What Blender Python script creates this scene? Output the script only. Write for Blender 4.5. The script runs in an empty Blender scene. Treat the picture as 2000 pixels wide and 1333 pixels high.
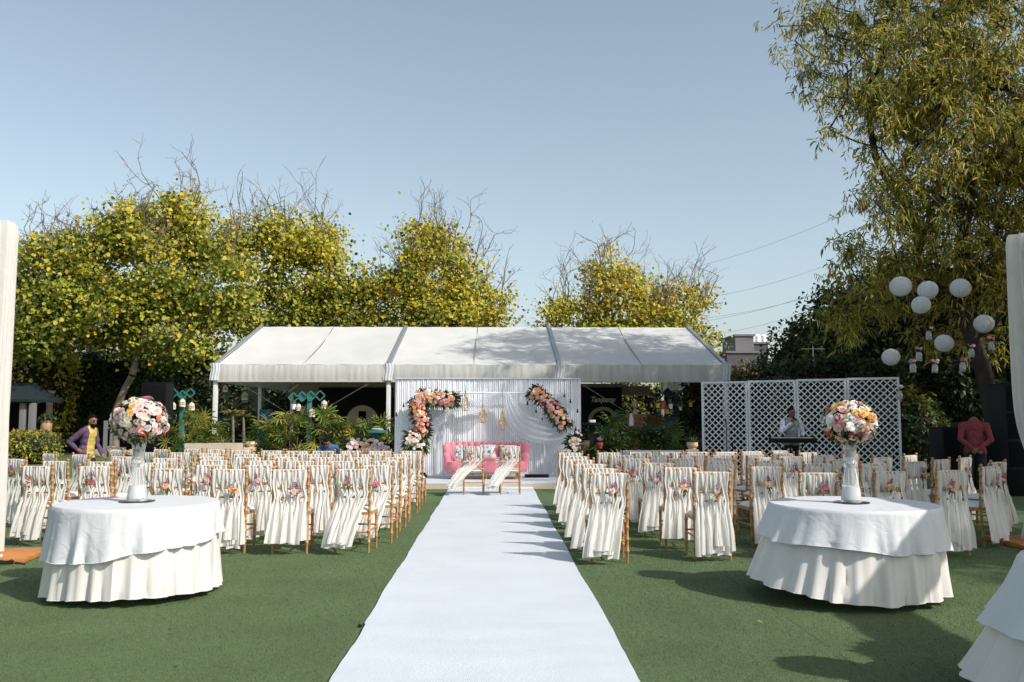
import bpy, bmesh, math, random
import numpy as np
from mathutils import Vector, Matrix, Quaternion, Euler

SC = bpy.context.scene
COL = SC.collection
PI = math.pi
rnd = random.Random(7)
npr = np.random.default_rng(11)

# ------------------------------------------------------------------ camera
FPX = 1750.0
PITCH, YAW, EYE = math.atan(149 / FPX), -math.atan(36 / FPX), 1.5
cd = bpy.data.cameras.new('camera')
cd.sensor_width = 36.0
cd.lens = FPX * 36.0 / 2000.0
cd.clip_end = 900.0
cam = bpy.data.objects.new('camera', cd)
cam.location = (0, 0, EYE)
cam.rotation_euler = (PI / 2 + PITCH, 0, YAW)
COL.objects.link(cam)
SC.camera = cam

# ------------------------------------------------------------------ light
SUNV = Vector((0.95, -0.70, 1.0)).normalized()          # towards the sun
EL = math.asin(SUNV.z)
AZ = math.atan2(SUNV.x, SUNV.y)                         # clockwise from +Y
W = bpy.data.worlds.new('World')
SC.world = W
W.use_nodes = True
nt = W.node_tree
nt.nodes.clear()
sky = nt.nodes.new('ShaderNodeTexSky')
sky.sky_type = 'NISHITA'
sky.sun_disc = False
sky.sun_elevation = EL
sky.sun_rotation = AZ
sky.air_density = 1.0
sky.dust_density = 1.9
sky.ozone_density = 1.0
hs = nt.nodes.new('ShaderNodeHueSaturation')
hs.inputs['Saturation'].default_value = 0.68
hs.inputs['Hue'].default_value = 0.483
bg = nt.nodes.new('ShaderNodeBackground')
bg.inputs['Strength'].default_value = 0.148
wo = nt.nodes.new('ShaderNodeOutputWorld')
nt.links.new(sky.outputs[0], hs.inputs['Color'])
nt.links.new(hs.outputs[0], bg.inputs[0])
nt.links.new(bg.outputs[0], wo.inputs[0])
sl = bpy.data.lights.new('sun', 'SUN')
sl.energy = 4.2
sl.angle = math.radians(0.53)
sl.color = (1.0, 0.95, 0.88)
sun = bpy.data.objects.new('sun', sl)
sun.rotation_euler = (-SUNV).to_track_quat('-Z', 'Y').to_euler()
COL.objects.link(sun)
SC.view_settings.view_transform = 'Standard'
SC.view_settings.look = 'None'
SC.view_settings.gamma = 1.0
SC.view_settings.use_curve_mapping = False
SC.view_settings.exposure = 0.2
SC.render.engine = 'CYCLES'
SC.cycles.max_bounces = 6
SC.cycles.transparent_max_bounces = 12
SC.cycles.use_denoising = True

# ------------------------------------------------------------------ helpers
RC = Euler((PI / 2 + PITCH, 0, YAW)).to_matrix()


def at(px, py, Y):
    """survey point: sight line through a photo pixel, met at depth Y"""
    r = RC @ Vector(((px - 1000) / FPX, (666.5 - py) / FPX, -1))
    return Vector((0, 0, EYE)) + r * (Y / r.y)


def node_mat(name):
    m = bpy.data.materials.new(name)
    m.use_nodes = True
    t = m.node_tree
    return m, t, t.nodes['Principled BSDF']


def mat(name, col, rough=0.6, var=0.12, scale=12.0, bump=0.0, bscale=60.0, metal=0.0,
        trans=0.0, alpha=1.0, sheen=0.0, transm=0.0, ior=1.45, obj_var=0.0, stretch=(1, 1, 1), spec=0.5, emit=0, bdist=0.0):
    m, t, b = node_mat(name)
    N, Lk = t.nodes, t.links
    b.inputs['Roughness'].default_value = rough
    b.inputs['Metallic'].default_value = metal
    b.inputs['Specular IOR Level'].default_value = spec
    b.inputs['Alpha'].default_value = alpha
    b.inputs['IOR'].default_value = ior
    b.inputs['Transmission Weight'].default_value = transm
    if sheen:
        b.inputs['Sheen Weight'].default_value = sheen
    tc = N.new('ShaderNodeTexCoord')
    mp = N.new('ShaderNodeMapping')
    mp.inputs['Scale'].default_value = stretch
    Lk.new(tc.outputs['Object'], mp.inputs[0])
    c4 = (*col, 1)
    if var > 0 or obj_var > 0:
        nz = N.new('ShaderNodeTexNoise')
        nz.inputs['Scale'].default_value = scale
        nz.inputs['Detail'].default_value = 5
        Lk.new(mp.outputs[0], nz.inputs['Vector'])
        rr = N.new('ShaderNodeMapRange')
        rr.inputs['From Min'].default_value = 0.25
        rr.inputs['From Max'].default_value = 0.75
        rr.inputs['To Min'].default_value = 1 - var
        rr.inputs['To Max'].default_value = 1 + var
        Lk.new(nz.outputs['Fac'], rr.inputs['Value'])
        h = N.new('ShaderNodeHueSaturation')
        h.inputs['Color'].default_value = c4
        src = rr.outputs[0]
        if obj_var > 0:
            oi = N.new('ShaderNodeObjectInfo')
            r2 = N.new('ShaderNodeMapRange')
            r2.inputs['To Min'].default_value = 1 - obj_var
            r2.inputs['To Max'].default_value = 1 + obj_var
            Lk.new(oi.outputs['Random'], r2.inputs['Value'])
            mu = N.new('ShaderNodeMath')
            mu.operation = 'MULTIPLY'
            Lk.new(src, mu.inputs[0])
            Lk.new(r2.outputs[0], mu.inputs[1])
            src = mu.outputs[0]
        Lk.new(src, h.inputs['Value'])
        Lk.new(h.outputs[0], b.inputs['Base Color'])
        colout = h.outputs[0]
    else:
        b.inputs['Base Color'].default_value = c4
        colout = None
    if bump > 0:
        n2 = N.new('ShaderNodeTexNoise')
        n2.inputs['Scale'].default_value = bscale
        n2.inputs['Detail'].default_value = 4
        n2.inputs['Distortion'].default_value = bdist
        Lk.new(mp.outputs[0], n2.inputs['Vector'])
        bp = N.new('ShaderNodeBump')
        bp.inputs['Strength'].default_value = bump
        bp.inputs['Distance'].default_value = 0.02
        Lk.new(n2.outputs['Fac'], bp.inputs['Height'])
        Lk.new(bp.outputs[0], b.inputs['Normal'])
    if trans > 0:
        tr = N.new('ShaderNodeBsdfTranslucent')
        if colout:
            Lk.new(colout, tr.inputs['Color'])
        else:
            tr.inputs['Color'].default_value = c4
        mx = N.new('ShaderNodeMixShader')
        mx.inputs[0].default_value = trans
        Lk.new(b.outputs[0], mx.inputs[1])
        Lk.new(tr.outputs[0], mx.inputs[2])
        Lk.new(mx.outputs[0], N['Material Output'].inputs[0])
    return m


M = {}
def dm(key, *a, **k):
    M[key] = mat(key, *a, **k)
    return M[key]


class MB:
    """collects shapes; build() links them as one mesh object"""
    def __init__(s):
        s.v, s.f, s.m, s.mi = [], [], [], 0

    def add(s, vs, fs, mi=None):
        o = len(s.v)
        s.v += [tuple(p) for p in vs]
        s.f += [tuple(i + o for i in f) for f in fs]
        s.m += [s.mi if mi is None else mi] * len(fs)
        return s

    def box(s, c, size, rot=None, bev=0.0):
        hx, hy, hz = size[0] / 2, size[1] / 2, size[2] / 2
        R = rot if rot is not None else Matrix.Identity(3)
        if not bev:
            vs = [Vector((x, y, z)) for z in (-hz, hz) for y in (-hy, hy) for x in (-hx, hx)]
            fs = [(0, 2, 3, 1), (4, 5, 7, 6), (0, 1, 5, 4), (2, 6, 7, 3), (0, 4, 6, 2), (1, 3, 7, 5)]
        else:
            bm = bmesh.new()
            bmesh.ops.create_cube(bm, size=1.0)
            for v in bm.verts:
                v.co = Vector((v.co.x * size[0], v.co.y * size[1], v.co.z * size[2]))
            bmesh.ops.bevel(bm, geom=bm.edges[:], offset=bev, segments=2, profile=0.6, affect='EDGES')
            bm.verts.index_update()
            vs = [v.co.copy() for v in bm.verts]
            fs = [tuple(v.index for v in f.verts) for f in bm.faces]
            bm.free()
        return s.add([Vector(c) + R @ v for v in vs], fs)

    def bar(s, a, b, w, h=None, up=(0, 0, 1)):
        a, b = Vector(a), Vector(b)
        d = b - a
        L = d.length
        y = d.normalized()
        x = y.cross(Vector(up))
        if x.length < 1e-4:
            x = y.cross(Vector((1, 0, 0)))
        x.normalize()
        z = x.cross(y)
        return s.box((a + b) / 2, (w, L, h or w), Matrix((x, y, z)).transposed())

    def tube(s, pts, rad, n=8, cap=True, close=False):
        pts = [Vector(p) for p in pts]
        K = len(pts)
        if not hasattr(rad, '__len__'):
            rad = [rad] * K
        rings = []
        prev = None
        for i, p in enumerate(pts):
            if close:
                t = pts[(i + 1) % K] - pts[i - 1]
            else:
                t = pts[min(i + 1, K - 1)] - pts[max(i - 1, 0)]
            t = t.normalized() if t.length > 1e-9 else Vector((0, 0, 1))
            if prev is None:
                x = t.cross(Vector((0, 0, 1)))
                if x.length < 0.05:
                    x = t.cross(Vector((0, 1, 0)))
            else:
                x = prev - t * prev.dot(t)
            x.normalize()
            prev = x
            y = t.cross(x)
            rings.append([p + (x * math.cos(2 * PI * k / n) + y * math.sin(2 * PI * k / n)) * rad[i] for k in range(n)])
        vs = [v for r in rings for v in r]
        fs = []
        for i in range(K if close else K - 1):
            j = (i + 1) % K
            for k in range(n):
                k2 = (k + 1) % n
                fs.append((i * n + k, i * n + k2, j * n + k2, j * n + k))
        if cap and not close:
            fs.append(tuple(range(n - 1, -1, -1)))
            fs.append(tuple((K - 1) * n + k for k in range(n)))
        return s.add(vs, fs)

    def lathe(s, prof, n=16, c=(0, 0, 0), cap=True, R=None, close=False):
        c = Vector(c)
        vs = []
        for r, z in prof:
            for k in range(n):
                a = 2 * PI * k / n
                p = Vector((r * math.cos(a), r * math.sin(a), z))
                vs.append(c + (R @ p if R is not None else p))
        K = len(prof)
        fs = []
        for i in range(K if close else K - 1):
            j = (i + 1) % K
            for k in range(n):
                k2 = (k + 1) % n
                fs.append((i * n + k, i * n + k2, j * n + k2, j * n + k))
        if cap and not close:
            fs.append(tuple(range(n - 1, -1, -1)))
            fs.append(tuple((K - 1) * n + k for k in range(n)))
        return s.add(vs, fs)

    def ball(s, c, r, n=12, sq=(1, 1, 1), R=None):
        m = max(4, n // 2)
        prof = [(max(1e-4, math.sin(PI * i / m)) * 1.0, -math.cos(PI * i / m)) for i in range(m + 1)]
        q = Matrix.Diagonal(Vector((r * sq[0], r * sq[1], r * sq[2])))
        if R is not None:
            q = R @ q
        return s.lathe(prof, n, c, True, q)

    def grid(s, fn, nu, nv, thick=0.0):
        vs = [Vector(fn(u / nu, v / nv)) for v in range(nv + 1) for u in range(nu + 1)]
        fs = [(v * (nu + 1) + u, v * (nu + 1) + u + 1, (v + 1) * (nu + 1) + u + 1, (v + 1) * (nu + 1) + u)
              for v in range(nv) for u in range(nu)]
        return s.add(vs, fs)

    def poly(s, pts2, depth, place):
        """extruded outline; place maps (x, y, d) to world"""
        n = len(pts2)
        vs = [place(x, y, 0) for x, y in pts2] + [place(x, y, depth) for x, y in pts2]
        fs = [tuple(range(n)), tuple(range(2 * n - 1, n - 1, -1))]
        fs += [(i, i + n, (i + 1) % n + n, (i + 1) % n) for i in range(n)]
        return s.add(vs, fs)

    def mesh(s, name, mats, smooth=True):
        me = bpy.data.meshes.new(name)
        me.from_pydata([tuple(v) for v in s.v], [], s.f)
        for m_ in (mats if isinstance(mats, (list, tuple)) else [mats]):
            me.materials.append(m_)
        if any(s.m):
            me.polygons.foreach_set('material_index', s.m)
        if smooth:
            me.polygons.foreach_set('use_smooth', [True] * len(me.polygons))
            try:
                me.set_sharp_from_angle(angle=math.radians(42))
            except Exception:
                pass
        me.update()
        return me

    def build(s, name, mats, parent=None, smooth=True):
        return link(name, s.mesh(name, mats, smooth), parent)


def link(name, me, parent=None, loc=None, rot=None, scale=None):
    o = bpy.data.objects.new(name, me)
    COL.objects.link(o)
    if parent is not None:
        o.parent = parent
    if loc is not None:
        o.location = loc
    if rot is not None:
        o.rotation_mode = 'QUATERNION' if isinstance(rot, Quaternion) else 'XYZ'
        if isinstance(rot, Quaternion):
            o.rotation_quaternion = rot
        else:
            o.rotation_euler = rot
    if scale is not None:
        o.scale = scale if hasattr(scale, '__len__') else (scale,) * 3
    return o


def tag(o, label=None, cat=None, group=None, kind=None):
    if label: o['label'] = label
    if cat: o['category'] = cat
    if group: o['group'] = group
    if kind: o['kind'] = kind
    return o


def empty(name, loc=(0, 0, 0), rz=0.0, label=None, cat=None, group=None):
    o = bpy.data.objects.new(name, None)
    o.empty_display_size = 0.1
    COL.objects.link(o)
    o.location = loc
    o.rotation_euler = (0, 0, rz)
    return tag(o, label, cat, group)


def np_mesh(name, V, F, mats, mi=None, smooth=False):
    """V (n,3); F (m,k) same-size polygons"""
    me = bpy.data.meshes.new(name)
    k = F.shape[1]
    me.vertices.add(len(V))
    me.vertices.foreach_set('co', np.ascontiguousarray(V, dtype=np.float32).ravel())
    me.loops.add(F.size)
    me.loops.foreach_set('vertex_index', np.ascontiguousarray(F, dtype=np.int32).ravel())
    me.polygons.add(len(F))
    me.polygons.foreach_set('loop_start', np.arange(0, F.size, k, dtype=np.int32))
    me.polygons.foreach_set('loop_total', np.full(len(F), k, dtype=np.int32))
    for m_ in (mats if isinstance(mats, (list, tuple)) else [mats]):
        me.materials.append(m_)
    if mi is not None:
        me.polygons.foreach_set('material_index', np.ascontiguousarray(mi, dtype=np.int32))
    if smooth:
        me.polygons.foreach_set('use_smooth', np.ones(len(F), dtype=bool))
    me.update(calc_edges=True)
    me.validate()
    return me


def unit(a):
    return a / np.maximum(np.linalg.norm(a, axis=1, keepdims=True), 1e-9)


def leaf_mesh(name, P, D, Nn, L, Wd, mats, mi, fold=0.25, droop=0.0):
    """hexagonal folded leaves: base P, direction D, normal Nn, lengths L, widths Wd"""
    D = unit(D)
    S = unit(np.cross(D, Nn))
    Nn = np.cross(S, D)
    L = L[:, None]; Wd = Wd[:, None]
    g = np.array([0, 0, -1.0])
    b = P
    l1 = P + D * L * .3 - S * Wd * .5 + Nn * Wd * fold + g * L * droop * .1
    l2 = P + D * L * .7 - S * Wd * .45 + Nn * Wd * fold + g * L * droop * .45
    tp = P + D * L + g * L * droop
    r2 = P + D * L * .7 + S * Wd * .45 + Nn * Wd * fold + g * L * droop * .45
    r1 = P + D * L * .3 + S * Wd * .5 + Nn * Wd * fold + g * L * droop * .1
    n = len(P)
    V = np.stack([b, l1, l2, tp, r2, r1], 1).reshape(-1, 3)
    i = np.arange(n)[:, None] * 6
    F = np.concatenate([i + np.array([[0, 1, 2, 3]]), i + np.array([[0, 3, 4, 5]])], 1).reshape(-1, 4)
    return np_mesh(name, V, F, mats, np.repeat(mi, 2))


# ------------------------------------------------------------------ materials
dm('gold_wood', (0.385, 0.205, 0.080), 0.38, 0.14, 9, 0.08, 80, obj_var=0.08, stretch=(1, 1, .2))
dm('cushion', (0.74, 0.72, 0.67), 0.8, 0.05, 20, 0.1, 90)
dm('sash', (0.76, 0.745, 0.70), 0.62, 0.05, 25, 0.15, 70, trans=0.34, obj_var=0.05, stretch=(1, 1, .25))
dm('carpet', (0.52, 0.565, 0.605), 0.9, 0.06, 1.7, 0.35, 120, sheen=0.1)
dm('carpet_edge', (0.10, 0.10, 0.11), 0.9, 0.1)
dm('cloth_white', (0.63, 0.645, 0.665), 0.7, 0.03, 6, 0.42, 6.5, trans=0.08, bdist=1.6)
dm('satin', (0.66, 0.64, 0.605), 0.36, 0.04, 8, 0.16, 12, trans=0.06, stretch=(1, 1, .4))
dm('tent_cloth', (0.63, 0.625, 0.595), 0.55, 0.05, 1.2, 0.1, 30, trans=0.10)
dm('tent_valance', (0.56, 0.555, 0.52), 0.6, 0.22, 9, 0.1, 30, trans=0.10, stretch=(1, 1, .06))
dm('alu', (0.45, 0.46, 0.47), 0.4, 0.08, 8, metal=0.7)
dm('post_white', (0.66, 0.66, 0.64), 0.5, 0.06, 6)
dm('white_paint', (0.76, 0.78, 0.80), 0.5, 0.05, 5, 0.05, 40, obj_var=0.03)
dm('backdrop', (0.80, 0.82, 0.84), 0.75, 0.03, 4)
dm('sheer', (0.85, 0.88, 0.92), 0.7, 0.03, 6, alpha=0.34, trans=0.3)
dm('pink', (0.66, 0.195, 0.245), 0.6, 0.14, 9, 0.05, 60, sheen=0.7)
dm('brass', (0.72, 0.48, 0.14), 0.3, 0.05, 8, metal=0.9)
dm('black', (0.008, 0.008, 0.010), 0.55, 0.15, 12, spec=0.2)
dm('black_cloth', (0.007, 0.007, 0.008), 0.9, 0.15, 12, spec=0.1)
dm('black_gloss', (0.02, 0.02, 0.024), 0.15, 0.0)
dm('cable', (0.015, 0.014, 0.014), 0.5, 0)
dm('orange_board', (0.42, 0.17, 0.045), 0.7, 0.2, 6, 0.1, 40)
dm('teal', (0.035, 0.17, 0.155), 0.5, 0.15, 10)
dm('teal_dark', (0.004, 0.013, 0.015), 0.9, 0.15, 10)  # near-black teal: the shade over the hut roof is put into the colour
dm('blue_panel', (0.02, 0.11, 0.20), 0.5, 0.2, 6)
dm('cream', (0.52, 0.44, 0.34), 0.7, 0.1, 5)
dm('cream_dark', (0.36, 0.29, 0.22), 0.75, 0.1, 5)
dm('stone', (0.34, 0.30, 0.25), 0.85, 0.2, 6, 0.3, 30)
dm('terracotta', (0.40, 0.24, 0.15), 0.8, 0.2, 8, 0.2, 30)
dm('brick', (0.36, 0.18, 0.09), 0.85, 0.25, 14, 0.2, 40, obj_var=0.2)
dm('pot_cream', (0.60, 0.50, 0.38), 0.6, 0.12, 7)
dm('crest', (0.55, 0.22, 0.03), 0.5, 0.2, 30)
dm('sign_dark', (0.012, 0.016, 0.012), 0.9, 0.4, 30, 0.6, 60)
dm('sign_letters', (0.92, 0.90, 0.86), 0.5, 0.0)
dm('bamboo', (0.30, 0.17, 0.07), 0.8, 0.3, 10, obj_var=0.25)
dm('bark_pale', (0.20, 0.165, 0.13), 0.9, 0.25, 6, 0.4, 25)
dm('bark_dark', (0.045, 0.035, 0.028), 0.9, 0.3, 6, 0.4, 25)
dm('twig', (0.21, 0.17, 0.135), 0.9, 0.15, 4)
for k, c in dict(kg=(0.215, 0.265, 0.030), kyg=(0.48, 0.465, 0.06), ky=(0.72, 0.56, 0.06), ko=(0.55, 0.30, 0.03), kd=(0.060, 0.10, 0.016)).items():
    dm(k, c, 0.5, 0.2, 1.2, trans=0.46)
for k, c in dict(wg=(0.21, 0.235, 0.035), wy=(0.42, 0.37, 0.055), wo=(0.56, 0.42, 0.08), wd=(0.045, 0.060, 0.015)).items():
    dm(k, c, 0.5, 0.2, 1.0, trans=0.3)
dm('hedge_a', (0.030, 0.045, 0.014), 0.55, 0.3, 2.0, trans=0.15)
dm('hedge_b', (0.060, 0.080, 0.020), 0.5, 0.3, 2.0, trans=0.2)
dm('hedge_c', (0.16, 0.12, 0.05), 0.6, 0.3, 2.0, trans=0.2)
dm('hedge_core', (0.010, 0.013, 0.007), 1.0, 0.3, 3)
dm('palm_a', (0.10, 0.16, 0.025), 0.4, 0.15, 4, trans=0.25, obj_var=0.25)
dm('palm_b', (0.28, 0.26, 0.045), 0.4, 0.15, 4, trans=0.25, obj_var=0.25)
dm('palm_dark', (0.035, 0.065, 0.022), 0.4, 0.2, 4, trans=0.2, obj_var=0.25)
dm('palm_stripe', (0.45, 0.42, 0.18), 0.4, 0.1, 4, trans=0.2)
dm('leaf_green', (0.050, 0.095, 0.022), 0.45, 0.2, 8, trans=0.2)
dm('leaf_fern', (0.045, 0.080, 0.030), 0.5, 0.2, 8, trans=0.2)
dm('shrub_y', (0.30, 0.26, 0.035), 0.5, 0.2, 5, trans=0.3)
FC = dict(white=(0.82, 0.80, 0.76), cream=(0.80, 0.72, 0.56), blush=(0.80, 0.55, 0.52), pink=(0.78, 0.27, 0.30), coral=(0.80, 0.28, 0.20),
          peach=(0.80, 0.44, 0.25), yellow=(0.78, 0.48, 0.13), orange=(0.75, 0.27, 0.06), red=(0.45, 0.012, 0.025), magenta=(0.50, 0.05, 0.12), purple=(0.24, 0.06, 0.22), lilac=(0.50, 0.28, 0.46))
for k, c in FC.items():
    dm('fl_' + k, c, 0.55, 0.10, 14, trans=0.2, obj_var=0.1)
dm('fl_centre', (0.6, 0.5, 0.08), 0.8, 0.2, 30)
dm('glass', (0.93, 0.95, 0.95), 0.10, 0, transm=0.82, ior=1.45)
dm('filler', (0.80, 0.82, 0.84), 0.4, 0.03, 20)
dm('mirror', (0.05, 0.05, 0.055), 0.08, 0, metal=0.3)
dm('paper', (0.78, 0.79, 0.80), 0.9, 0.03, 4, trans=0.25)
dm('concrete', (0.17, 0.165, 0.165), 0.9, 0.12, 0.6)
dm('concrete_dark', (0.085, 0.085, 0.09), 0.9, 0.12, 0.6)
dm('house_pale', (0.50, 0.45, 0.38), 0.9, 0.08, 1.0)
dm('window_dark', (0.02, 0.022, 0.025), 0.15, 0)
dm('soil', (0.06, 0.045, 0.03), 0.95, 0.3, 3, 0.5, 20)
dm('paving', (0.27, 0.21, 0.16), 0.9, 0.2, 2, 0.2, 20)
dm('skin', (0.20, 0.095, 0.055), 0.5, 0.06, 20)
dm('hair', (0.005, 0.004, 0.004), 0.8, 0.2, 40, spec=0.1)
dm('eye_white', (0.7, 0.7, 0.7), 0.3, 0)
dm('cl_purple', (0.090, 0.048, 0.10), 0.85, 0.2, 14, 0.3, 40)
dm('cl_yellow', (0.48, 0.36, 0.09), 0.8, 0.12, 14, 0.3, 30)
dm('cl_dark', (0.015, 0.016, 0.024), 0.85, 0.2, 14, 0.3, 30)
dm('cl_white', (0.62, 0.66, 0.76), 0.8, 0.06, 14, 0.3, 30)
dm('cl_grey', (0.26, 0.27, 0.27), 0.8, 0.12, 14, 0.3, 30)
dm('cl_red', (0.19, 0.032, 0.038), 0.8, 0.15, 14, 0.3, 30)
dm('cl_blue', (0.04, 0.10, 0.22), 0.8, 0.15, 14, 0.3, 30)
dm('rope', (0.55, 0.50, 0.42), 0.9, 0)
dm('pot_yellow', (0.62, 0.50, 0.04), 0.5, 0.1)
dm('pot_orange', (0.65, 0.24, 0.02), 0.5, 0.1)
dm('pot_red', (0.55, 0.09, 0.07), 0.5, 0.1)
dm('cage', (0.66, 0.56, 0.44), 0.6, 0.12, 20)


def lawn_material():
    m, t, b = node_mat('turf')
    N, Lk = t.nodes, t.links
    tc = N.new('ShaderNodeTexCoord')
    b.inputs['Roughness'].default_value = 0.8
    b.inputs['Specular IOR Level'].default_value = 0.25
    def noise(sc, det=4):
        n = N.new('ShaderNodeTexNoise')
        n.inputs['Scale'].default_value = sc
        n.inputs['Detail'].default_value = det
        Lk.new(tc.outputs['Object'], n.inputs['Vector'])
        return n
    a = noise(95); c = noise(1.1, 5); f = noise(22, 6)
    r = N.new('ShaderNodeValToRGB')
    r.color_ramp.elements[0].position = 0.30
    r.color_ramp.elements[0].color = (0.044, 0.086, 0.033, 1)
    r.color_ramp.elements[1].position = 0.72
    r.color_ramp.elements[1].color = (0.142, 0.192, 0.088, 1)
    mx = N.new('ShaderNodeMath'); mx.operation = 'MULTIPLY_ADD'
    Lk.new(a.outputs['Fac'], mx.inputs[0]); mx.inputs[1].default_value = 0.65
    m2 = N.new('ShaderNodeMath'); m2.operation = 'MULTIPLY'
    Lk.new(f.outputs['Fac'], m2.inputs[0]); m2.inputs[1].default_value = 0.35
    Lk.new(m2.outputs[0], mx.inputs[2])
    Lk.new(mx.outputs[0], r.inputs[0])
    h = N.new('ShaderNodeHueSaturation')
    rr = N.new('ShaderNodeMapRange')
    rr.inputs['From Min'].default_value = 0.3; rr.inputs['From Max'].default_value = 0.7
    rr.inputs['To Min'].default_value = 0.86; rr.inputs['To Max'].default_value = 1.14
    Lk.new(c.outputs['Fac'], rr.inputs['Value'])
    Lk.new(rr.outputs[0], h.inputs['Value'])
    Lk.new(r.outputs[0], h.inputs['Color'])
    Lk.new(h.outputs[0], b.inputs['Base Color'])
    bp = N.new('ShaderNodeBump'); bp.inputs['Strength'].default_value = 0.9; bp.inputs['Distance'].default_value = 0.02
    Lk.new(mx.outputs[0], bp.inputs['Height'])
    Lk.new(bp.outputs[0], b.inputs['Normal'])
    return m
M['turf'] = lawn_material()
dm('blade_a', (0.085, 0.138, 0.052), 0.6, 0.2, 0.8, trans=0.2, spec=0.3)
dm('blade_b', (0.140, 0.190, 0.078), 0.6, 0.2, 0.8, trans=0.2, spec=0.3)
dm('blade_c', (0.20, 0.20, 0.10), 0.7, 0.2, 0.8, trans=0.2, spec=0.3)

# ================================================================== SETTING
def sheet(name, x0, x1, y0, y1, z, m, label=None, kind='structure'):
    b = MB()
    b.add([(x0, y0, z), (x1, y0, z), (x1, y1, z), (x0, y1, z)], [(0, 1, 2, 3)])
    return tag(b.build(name, m, smooth=False), label, kind=kind)

sheet('ground', -350, 350, -60, 600, -0.012, M['soil'], 'bare brown ground under and beyond the garden')
sheet('lawn', -30, 11.5, -8, 36.8, 0.0, M['turf'], 'short green artificial turf lawn')
sheet('path', -30, -8.6, 36.8, 38.6, 0.004, M['paving'], 'pale paved path along the far edge of the lawn')

# rolled-turf seams: narrow dark gaps between the rolls
for sx_ in (2.2, 4.2):
    b_ = MB()
    y_ = 3.0
    while y_ < 20:
        L_ = rnd.uniform(.3, 1.6)
        b_.add([(sx_ - .0025, y_, .0035), (sx_ + .002, y_, .0035), (sx_ + .0025 + rnd.uniform(-.003, .003), y_ + L_, .0035), (sx_ - .002, y_ + L_, .0035)], [(0, 1, 2, 3)])
        y_ += L_ + rnd.uniform(.1, 1.2)
    b_.build('turf_seam', M['soil'], bpy.data.objects['lawn'], smooth=False)

# turf blades (single triangles), denser near the camera
def turf_blades():
    V = []; mi = []
    for (y0, y1, dens, h, w) in ((4.2, 6.2, 6500, .009, .004), (6.2, 8.5, 4200, .010, .005), (8.5, 12.5, 1700, .011, .007)):
        hw = y1 * 0.62
        n = int(dens * (y1 - y0) * 2 * hw)
        x = npr.uniform(-hw, hw, n); y = npr.uniform(y0, y1, n)
        k = ((x < -0.97) | (x > 0.88))
        x = x[k]; y = y[k]; n = len(x)
        a = npr.uniform(0, 2 * PI, n); ln = npr.normal(0, .6, (n, 2)) * h
        hh = h * npr.uniform(.6, 1.4, n)
        ww = w * npr.uniform(.6, 1.3, n) / 2
        b1 = np.stack([x - np.cos(a) * ww, y - np.sin(a) * ww, np.full(n, -.002)], 1)
        b2 = np.stack([x + np.cos(a) * ww, y + np.sin(a) * ww, np.full(n, -.002)], 1)
        tp = np.stack([x + ln[:, 0], y + ln[:, 1], hh], 1)
        V.append(np.stack([b1, b2, tp], 1).reshape(-1, 3))
        mi.append(npr.choice(3, n, p=[.52, .40, .08]))
    V = np.concatenate(V); mi = np.concatenate(mi)
    F = np.arange(len(V)).reshape(-1, 3)
    o = link('grass', np_mesh('grass', V, F, [M['blade_a'], M['blade_b'], M['blade_c']], mi))
    tag(o, 'fine blades of the green turf around the white aisle', 'grass', kind='stuff')
turf_blades()

# ---- aisle carpet: slightly wavy edges, ripples, dark backing
def aisle():
    t = empty('aisle_carpet', (0, 0, 0), 0, 'long white carpet runner laid down the aisle to the stage', 'carpet')
    Y0, Y1, nu, nv = 2.5, 18.86, 18, 240
    def fn(u, v):
        y = Y0 + (Y1 - Y0) * v
        e = 0.006 * math.sin(y * 2.1) + 0.004 * math.sin(y * 5.3 + 1)
        st = 0.024 if y < 6.62 else 0.0
        xl = -0.935 + e + (0.02 if y < 6.62 else 0)
        xr = 0.835 + 0.008 * math.sin(y * 1.7 + 2)
        z = 0.017 + 0.0038 * math.sin(y * 7 + u * 2 + math.sin(y * 1.9) * 2) * math.sin(y * 1.3) ** 2 + 0.0022 * math.sin(y * 19 + u * 4 + 2 * math.sin(u * 5 + y)) * math.sin(y * .7 + 1) + (0.005 if y < 6.62 else 0)
        return (xl + (xr - xl) * u, y, z)
    b = MB(); b.grid(fn, nu, nv)
    b.build('pile', M['carpet'], t)
    for side in (0, 1):
        e = MB()
        e.grid(lambda u, v: (Vector(fn(side, v)) + Vector(((-1 if side == 0 else 1) * (0.002 + u * 0.006), 0, -u * 0.0145))), 1, nv)
        e.build('edge', M['carpet_edge'], t)
    p = MB()
    p.box((-.955, 6.6, .012), (.02, .04, .016), Euler((0, 0, .4)).to_matrix(), .004)
    p.build('corner_clip', M['black'], t)
aisle()

# ---- stage: low platform with white carpet
def stage():
    t = empty('stage_platform', (0, 20.4, 0), 0, 'low carpeted white stage under the pink sofa', 'stage')
    z = 0.115
    b = MB(); b.box((.1, 1.45 - 1.5 + .02, z / 2 + .002), (7.6, 3.0, z - .008)); b.build('deck', M['cream'], t)
    c = MB()
    c.grid(lambda u, v: (-3.72 + 7.64 * u, -1.50 + 3.0 * v, z + .003 * math.sin(u * 60) * math.sin(v * 11) * .4 + .004), 60, 24)
    c.build('carpet', M['carpet'], t)
    e = MB(); e.box((.1, -1.506, .078), (7.64, .012, .06)); e.build('carpet_lip', M['carpet'], t)
    e = MB(); e.box((.1, -1.500, .022), (7.62, .012, .036)); e.build('riser_trim', M['cloth_white'], t)
    r = MB()
    r.grid(lambda u, v: (-.93 + 1.765 * u, -1.56 + .06 * v + .01, .02 + (z - .01) * v), 4, 4)
    r.build('ramp_fold', M['carpet'], t)
stage()

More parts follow.
